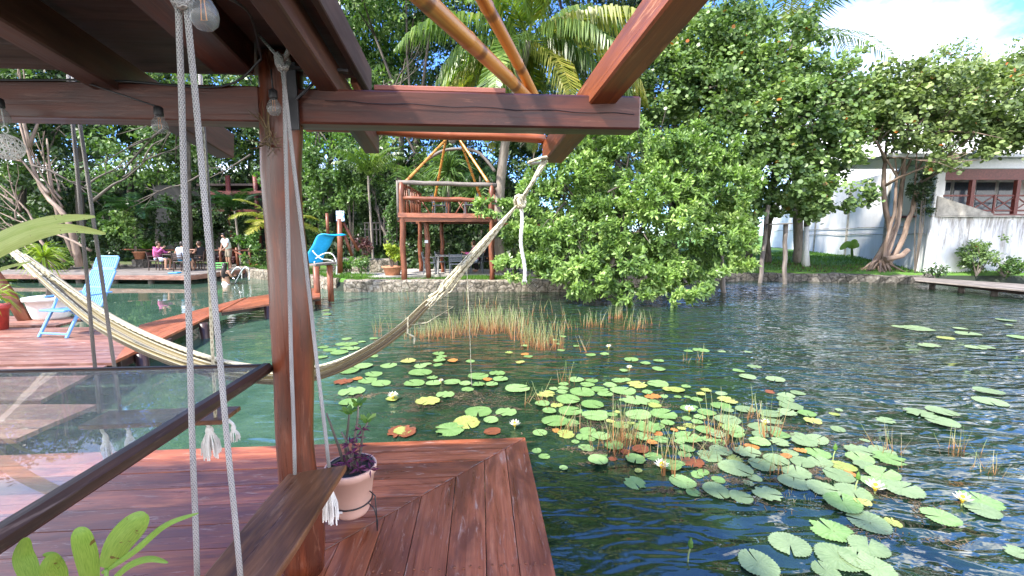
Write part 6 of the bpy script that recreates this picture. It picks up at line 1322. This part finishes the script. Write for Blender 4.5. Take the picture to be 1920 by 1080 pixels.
PADS = {C2: """130,315,60 165,330,70 205,345,70 250,320,60 275,300,80 255,272,55 335,288,40 230,300,70 120,370,60 215,345,90 290,325,70 145,122,40 150,143,45 398,272,45
342,418,100 265,445,110 476,412,88 395,363,55 398,458,98 365,492,100 437,508,108 280,552,145 262,608,95 293,632,70 235,500,95,b 310,485,55,o 580,390,85,y 495,592,70,y 682,605,125,y
740,352,66 757,370,62 745,388,68 815,390,60,o 737,408,55 908,390,52 645,415,75 680,405,50 645,450,125 707,478,60 612,507,112 713,507,80 813,502,88 775,570,100
950,472,110 1050,457,92 1068,487,84 1000,490,50,o 880,512,66 952,517,72 1023,516,72 895,539,70 950,657,145 1097,660,120 890,715,155,y 800,752,165 1017,702,82 545,765,155,b 550,762,95,y
1158,535,130 1310,568,100,y 1290,617,80 1327,657,78 1113,347,42,y 1172,398,52,y 1197,357,45,o 1215,369,50 1200,312,42 1355,276,36 1372,298,36 1398,258,38 1025,762,95,b""",
C3: """290,262,110 395,270,85 366,297,100 330,348,165 447,330,110 485,362,110 235,398,165 60,427,100 107,478,95 250,480,160 400,436,160 415,512,175 145,550,185 155,605,65,o 517,297,95 572,268,95 700,295,140,y 840,290,145 605,338,170 768,348,75 695,405,180 965,332,110,y 1165,337,80,y 1128,362,65,y 1310,405,130,y 845,193,90 845,138,66 660,130,95 755,155,70 610,205,60 187,62,55 387,93,70 480,88,65 290,35,45 170,20,45
708,500,180 880,497,180 765,585,190 905,557,90 590,575,120 740,652,120 545,715,130 690,805,140 437,812,130 722,740,120,b 800,695,75,o 925,848,145 1007,952,175
1045,458,110 1125,515,85 1107,548,80 1170,485,120 1265,440,130 1310,470,80 1045,655,175 985,688,75 1040,733,100 1155,605,130 1240,635,110 1310,540,170 1430,468,125 1595,498,150 1345,600,140 1370,640,110 1265,740,145 1190,780,165 1440,750,175 1365,862,215 1545,840,180 1525,585,140 1530,635,110 1665,637,120 1525,685,140 1665,690,130 1640,810,160 1235,1020,185 1400,1065,150 1580,1045,190
1445,247,110 1632,265,120 1490,180,90 1385,200,75 1130,62,110 1045,68,65 1270,72,55 1450,75,50 520,545,60,y 950,605,55,o 1000,595,60,y 660,560,60,y 820,440,90,y""",
C4: """660,67,90 655,88,85 685,123,125 665,158,110 770,165,85 800,205,90,y 755,315,130 820,295,125 830,370,125 745,418,125 715,472,150 700,525,150 940,490,150 855,560,160 1015,580,165 1048,358,135 1205,402,155 1050,400,130 1085,442,120 1170,485,165 1120,530,120 1270,565,190 960,640,185 1065,640,80,y 1095,733,200 1225,738,85,y 900,780,205 680,855,195 513,958,205 935,925,215 1095,870,180 1030,930,170 1140,985,180 870,1003,140 1480,715,165 1690,630,180 1700,680,150 1370,162,135 1485,153,135 1485,208,145 1730,45,120 1740,95,145 1890,900,120 735,355,60,o 990,480,70,o 660,385,60,o 30,30,60,y""",
C5: """1250,958,150 1520,985,110 1720,912,80 1790,1005,90 1740,940,40 1560,1060,90 1400,1010,80,y 1310,1050,100 1150,950,70 1620,1060,70 1480,960,60"""}
col_of = {'g': 'green', 'y': 'yellowing', 'o': 'orange', 'b': 'brown'}
def patch_of(px, py):
    if px < 720 and py < 680: return 'under the hammock'
    if px < 960: return 'in open water beyond the pot' if py < 790 else 'at the deck edge'
    if py < 712: return 'beyond the dense patch' if px < 1390 else 'on bright rippled water'
    if px < 1480: return 'in the dense reed patch' if py < 890 else 'before the dense patch'
    if py < 850: return 'right of the dense patch' if px < 1620 else 'near the lone reeds'
    return 'on the blue reflection'
k = 0; rr = random.Random(99); PADXY = []; PADL = []
for (ox, oy, sc), txt in PADS.items():
    for tok in txt.split():
        q = tok.split(','); px, py, w_ = ox+float(q[0])*sc, oy+float(q[1])*sc, float(q[2])*sc; c_ = q[3] if len(q) > 3 else 'g'
        p = G(px, py, 0); s_ = (Vector((p.x, p.y, -EYE)).length)
        dep = p.y*cT+EYE*sT; rad = w_*dep/805/2*.98; k += 1; PADXY.append((p.x, p.y, rad))
        mt = {'g': 'pad' if (px < 1330 or rr.random() < .25) else 'padp', 'y': 'pady', 'o': 'pado', 'b': 'padb'}[c_]
        o = bpy.data.objects.new('lily_pad', PM[mt, rr.randrange(5)]); COL.objects.link(o); o.location = (p.x, p.y, .006+.0011*(k % 17)); o.scale = (rad, rad*rr.uniform(.92, 1.04), max(.12, rad))
        o.rotation_euler = (R(rr.uniform(-1.2, 1.2)), R(rr.uniform(-1.2, 1.2)), rr.uniform(0, 6.28))
        PADL.append((o, c_, patch_of(px, py), px, py))
rr2_ = random.Random(5); tries = 0; extra = 0
while extra < 75 and tries < 4000:
    tries += 1; px = rr2_.gauss(1270, 170); py = 700+(px-1000)*.22+rr2_.gauss(60, 62)
    if not (1005 < px < 1700 and 705 < py < 930): continue
    p = G(px, py, 0); rad = rr2_.uniform(.04, .105)
    if any(math.hypot(p.x-a_, p.y-b_) < (rad+c_)*.72 for a_, b_, c_ in PADXY): continue
    extra += 1; PADXY.append((p.x, p.y, rad)); c_ = rr2_.choice('ggggggggggyyob'); mt = {'g': 'pad' if px < 1350 else 'padp', 'y': 'pady', 'o': 'pado', 'b': 'padb'}[c_]
    o = bpy.data.objects.new('lily_pad', PM[mt, rr2_.randrange(5)]); COL.objects.link(o); o.location = (p.x, p.y, .003+.0009*(extra % 5)); o.scale = (rad, rad*rr2_.uniform(.8, 1.05), rad); o.rotation_euler = (R(rr2_.uniform(-2, 2)), R(rr2_.uniform(-2, 2)), rr2_.uniform(0, 6.28))
    PADL.append((o, c_, patch_of(px, py), px, py))
OD = ['first', 'second', 'third', 'fourth', 'fifth', 'sixth', 'seventh', 'eighth', 'ninth', 'tenth', 'eleventh', 'twelfth', 'thirteenth', 'fourteenth']
grp = {}
for r_ in PADL: grp.setdefault((r_[2], r_[1]), []).append(r_)
for (pt, c_), lst in grp.items():
    lst.sort(key=lambda r: -r[4]); nr = max(1, math.ceil(len(lst)/8)); per_ = math.ceil(len(lst)/nr)
    for ri in range(nr):
        row = sorted(lst[ri*per_:(ri+1)*per_], key=lambda r: r[3])
        for ci, r_ in enumerate(row):
            wh = '' if len(row) == 1 else (OD[ci]+' from left ' if ci < 9 else '')
            rw = '' if nr == 1 else ('in nearest row ' if ri == 0 else ('in farthest row ' if ri == nr-1 else 'in %s nearest row ' % OD[ri]))
            tag(r_[0], ('%s lily pad %s%s%s' % (col_of[c_], wh, rw, pt)).strip(), 'lily pad', '%s lily pads %s' % (col_of[c_], pt))
def flower(px, py, d, lab, yellow=False):
    p = G(px, py, 0); t = thing('water_lily', lab, 'flower', p); Ps, Ds = [], []; rnd = np.random.default_rng(int(px))
    for rg, n_, el in ((0, 9, .55), (1, 8, 1.2)):
        for i in range(n_): a_ = 2*PI*(i+.5*rg)/n_; Ps.append((p.x, p.y, .035)); Ds.append((math.cos(a_), math.sin(a_), el))
    D = nrm(np.array(Ds)); S = nrm(np.cross(D, np.array((0, 0, 1.0)))); P = np.array(Ps); L_ = d*.55; wv = d*.10
    soup('petals', np.stack([P, P+D*L_*.5+S*wv, P+D*L_, P+D*L_*.5-S*wv], 1), M['petal'], t)
    mb = MB(); mb.lathe([(d*.05, 0), (d*.13, .02+d*.12), (d*.10, .03+d*.22), (.001, .03+d*.2)], p+Vector((0, 0, .02)), 10); mb.build('stamens', M['stamen'], t)
    mb = MB(); mb.tube([p+Vector((0, 0, -.2)), p+Vector((0, 0, .04))], .006, 6); mb.build('stem', M['reed'], t); return t
for px, py, d, lab in ((1640, 925, .15, 'open white water lily on the blue reflection right of the pads'), (1240, 883, .14, 'open white water lily at the near edge of the dense patch'), (1292, 776, .13, 'white water lily in the middle of the dense patch'), (1803, 947, .13, 'white water lily beside the rightmost large pads'), (965, 804, .13, 'half open white water lily just beyond the deck corner'),
                       (737, 750, .15, 'white water lily on a yellow pad beyond the pink pot'), (1180, 695, .11, 'small white water lily beyond the dense patch'), (1141, 655, .12, 'far white water lily bud on a bent stem'), (1434, 800, .10, 'white water lily near the right reeds of the dense patch'), (827, 720, .08, 'tiny pale water lily in the open water')): flower(px, py, d, lab)
for px, py in ((1562, 855), (1604, 912), (1290, 1045)):
    p = G(px, py+8, 0); t = thing('lily_bud', {1562: 'green lily bud standing left of the blue reflection', 1604: 'green lily bud between the pads at the lower right', 1290: 'pale lily bud alone on the dark water near the bottom'}[px], 'flower bud', p)
    mb = MB(); mb.tube([p+Vector((0, 0, -.1)), p+Vector((.0, 0, .05)), p+Vector((.01, 0, .09))], .005, 6); mb.build('stem', M['reed'], t); mb = MB(); mb.lathe([(.002, .085), (.016, .105), (.015, .13), (.002, .16)], p+Vector((.01, 0, 0)), 8); mb.build('bud', M['l_pale'], t)
def reedclump(px, py, n, hpx, spread, lab, seed, straight=.12):
    p = G(px, py, 0); dep = p.y*cT+EYE*sT; h = hpx*dep/805; rr = random.Random(seed); vs, fs, gg = [], [], []
    for i in range(n):
        g_ = lambda: max(-1.5, min(1.5, rr.gauss(0, 1))); b_ = Vector((p.x+g_()*spread, p.y+g_()*spread*.8, -.05)); l = h*rr.uniform(.45, 1.15); ln_ = Vector((rr.gauss(0, straight), rr.gauss(0, straight), 1)).normalized(); w_ = .0022+.0004*dep; bend = Vector((rr.gauss(0, .1), rr.gauss(0, .1), 0))*l
        s_ = Vector((1, rr.uniform(-.4, .4), 0)).normalized(); s2 = Vector((-s_.y, s_.x, 0)); m_ = 4; base = len(vs)
        for j in range(m_+1):
            f = j/m_; c = b_+ln_*l*f+bend*f*f; r = w_*(1-.75*f)
            for dv in (s_*r, s2*r, -s_*r): vs.append(c+dv); gg.append((f, 0, 0))
        for j in range(m_):
            for q in range(3): fs.append((base+j*3+q, base+j*3+(q+1) % 3, base+(j+1)*3+(q+1) % 3, base+(j+1)*3+q))
    mb = MB(); mb.add(vs, fs, gg); o = mb.build('reed_clump', M['reed'], loc=(p.x, p.y, 0)); return tag(o, lab, 'reeds')
def c2(x, y): return 560+x*.3542, 540+y*.3542
def c3(x, y): return 1000+x*.2778, 640+y*.2778
def c4(x, y): return 1240+x*.3542, 720+y*.3542
RE = [(c2(660, 260), 40, 32, .22), (c2(710, 250), 40, 34, .22), (c2(765, 245), 40, 36, .22), (c2(845, 250), 45, 36, .25), (c2(905, 215), 55, 38, .3), (c2(950, 205), 60, 40, .3), (c2(1000, 225), 60, 42, .3), (c2(1055, 225), 60, 40, .3), (c2(1105, 210), 45, 40, .3), (c2(1215, 270), 50, 48, .22), (c2(1260, 300), 55, 46, .2), (c2(1300, 310), 60, 44, .2), (c2(1395, 215), 20, 30, .2),
      (c2(1560, 200), 26, 28, .16), (c2(1690, 160), 22, 28, .18), (c2(1770, 215), 20, 30, .14), (c2(1865, 195), 8, 28, .15), (c2(450, 235), 14, 34, .3), (c2(640, 60), 10, 24, .4), (c2(980, 90), 14, 24, .7), (c2(1300, 130), 16, 26, .6)]
names = ['leftmost clump of rusty reeds beside the hammock', 'second clump of the reed belt from the hammock', 'third clump of the reed belt from the hammock', 'reed clump crossed by the hanging string', 'pale reed clump just right of the hanging string', 'thick middle clump of the reed belt', 'dense pale reed clump right of the belt middle', 'reed clump in front of the stone wall middle', 'right end clump of the main reed belt', 'tall rusty reed clump left of the leafy tree reflection', 'broad rusty reed clump below the leafy tree', 'nearest rusty reed clump below the leafy tree', 'thin reeds behind the rusty clumps', 'small reed group in the dark water left', 'small reed group in the dark water middle', 'small reed group in the dark water right', 'lone thin reeds before the bright ripples', 'sparse reeds left of the hammock end', 'sparse reeds close to the stone wall left', 'sparse reeds close to the stone wall middle', 'sparse reeds under the tips of the leafy tree']
for i, (((px, py), n_, h_, s_), nm) in enumerate(zip(RE, names)): reedclump(px, py, int(n_*1.1), h_*1.1, s_, nm, 500+i)
RE2 = [(c2(1515, 335), 8, 44, .05, .35, 'bent dark reeds left of the first far lily flower'), (c2(1410, 500), 10, 42, .08, .3, 'fan of thin reeds left of the dense patch'), (c3(500, 745), 22, 96, .10, .16, 'tall orange reeds at the near left of the dense patch'), (c3(570, 700), 16, 92, .08, .14, 'tall pale reeds left in the dense patch'), (c3(640, 690), 26, 100, .10, .14, 'thickest tall reeds of the dense patch'), (c3(700, 640), 12, 70, .08, .16, 'reeds behind the brown leaf'), (c3(290, 610), 12, 50, .10, .12, 'short reddish reeds left of the dense patch'), (c3(1040, 800), 9, 60, .06, .25, 'slanting reeds in front of the dense patch'), (c3(905, 910), 8, 100, .04, .12, 'tall reeds rising beside the near white lily'), (c3(800, 790), 10, 70, .1, .3, 'broken reeds right of the brown leaf'),
       (c3(1250, 660), 14, 100, .08, .14, 'red tipped reeds in the middle right of the patch'), (c3(1335, 710), 16, 80, .08, .18, 'rusty reeds near the pale pads'), (c3(1600, 640), 16, 90, .06, .16, 'tall reeds at the right of the dense patch'), (c3(1510, 500), 6, 44, .05, .12, 'short reeds above the dense patch'), (c3(1440, 520), 4, 76, .04, .06, 'single tall green reeds at the patch edge'), (c3(1645, 890), 8, 60, .05, .1, 'reeds among the near pads on the right'), (c3(1080, 130), 8, 36, .10, .15, 'small reeds at the edge of the bright ripples'), (c3(1165, 800), 5, 48, .06, .3, 'thin reeds beside the pale torn pads'),
       (c4(1180, 355), 7, 70, .05, .22, 'lone green reed clump in the right open water'), (c4(1228, 360), 6, 50, .05, .22, 'smaller reed clump right of the lone green one'), (c4(1570, 345), 14, 58, .08, .16, 'rusty reed clump by the three far right pads'), (c4(1735, 470), 8, 58, .08, .16, 'sparse reeds in the cloud reflection'), (c4(1268, 452), 2, 36, .02, .3, 'single bright blade leaning over a pad'), (c4(708, 600), 10, 26, .05, .2, 'red stubble reeds between the near pads'), (c4(772, 600), 6, 22, .05, .2, 'second red stubble beside the near pads'), (c4(1690, 450), 5, 40, .1, .2, 'faint reeds right of the rusty clump'),
       ((1012, 760), 14, 60, .12, .5, 'dark grassy reeds beyond the deck corner'), ((1060, 810), 14, 60, .15, .6, 'submerged grassy reeds left of the dense patch'), ((1370, 860), 12, 60, .16, .6, 'fallen reeds lying over the near pads'), ((1250, 830), 16, 70, .16, .7, 'tangled dead reeds in the middle of the patch')]
for i, ((px, py), n_, h_, s_, st_, nm) in enumerate(RE2): reedclump(px, py, n_, h_, s_, nm, 700+i, st_)
# floating dead weed among the pads
rnd = np.random.default_rng(55); Q_ = []
cen = [(1230, 830, .55, 420), (1320, 870, .4, 300), (1130, 800, .35, 260), (1400, 790, .4, 260), (1470, 820, .35, 220), (1350, 910, .25, 200), (830, 750, .3, 260), (920, 752, .3, 260), (700, 742, .25, 160), (1215, 750, .4, 240), (1690, 950, .25, 120), (1640, 1000, .15, 90), (1080, 850, .35, 160), (1520, 885, .3, 140), (1160, 745, .3, 180), (760, 765, .1, 60), (1290, 800, .5, 300)]
for px, py, s_, n_ in cen:
    p = G(px, py, 0)
    for g_ in range(int(n_/22)):
        gx, gy = p.x+rnd.normal()*s_, p.y+rnd.normal()*s_*.4; ga = rnd.normal()*.5; gs_ = rnd.uniform(.03, .11)
        for j in range(60):
            u, v_ = rnd.normal()*gs_*1.6, rnd.normal()*gs_*.4
            c = np.array((gx+u*math.cos(ga)-v_*math.sin(ga), gy+u*math.sin(ga)+v_*math.cos(ga), rnd.uniform(.001, .006))); a_ = ga+rnd.normal()*.9; l = rnd.uniform(.004, .026); w_ = rnd.uniform(.0012, .005); d = np.array((math.cos(a_), math.sin(a_), rnd.normal()*.12)); s2 = np.array((-math.sin(a_), math.cos(a_), rnd.normal()*.15))*w_
            Q_.append([c-d*l-s2, c-d*l+s2, c+d*l+s2*.4, c+d*l-s2*.4])
tag(soup('floating_weed', np.array(Q_), M['straw'], loc=(2, 3, 0)), 'brown dead weed and fibres floating between the lily pads', 'water weed', kind='stuff')

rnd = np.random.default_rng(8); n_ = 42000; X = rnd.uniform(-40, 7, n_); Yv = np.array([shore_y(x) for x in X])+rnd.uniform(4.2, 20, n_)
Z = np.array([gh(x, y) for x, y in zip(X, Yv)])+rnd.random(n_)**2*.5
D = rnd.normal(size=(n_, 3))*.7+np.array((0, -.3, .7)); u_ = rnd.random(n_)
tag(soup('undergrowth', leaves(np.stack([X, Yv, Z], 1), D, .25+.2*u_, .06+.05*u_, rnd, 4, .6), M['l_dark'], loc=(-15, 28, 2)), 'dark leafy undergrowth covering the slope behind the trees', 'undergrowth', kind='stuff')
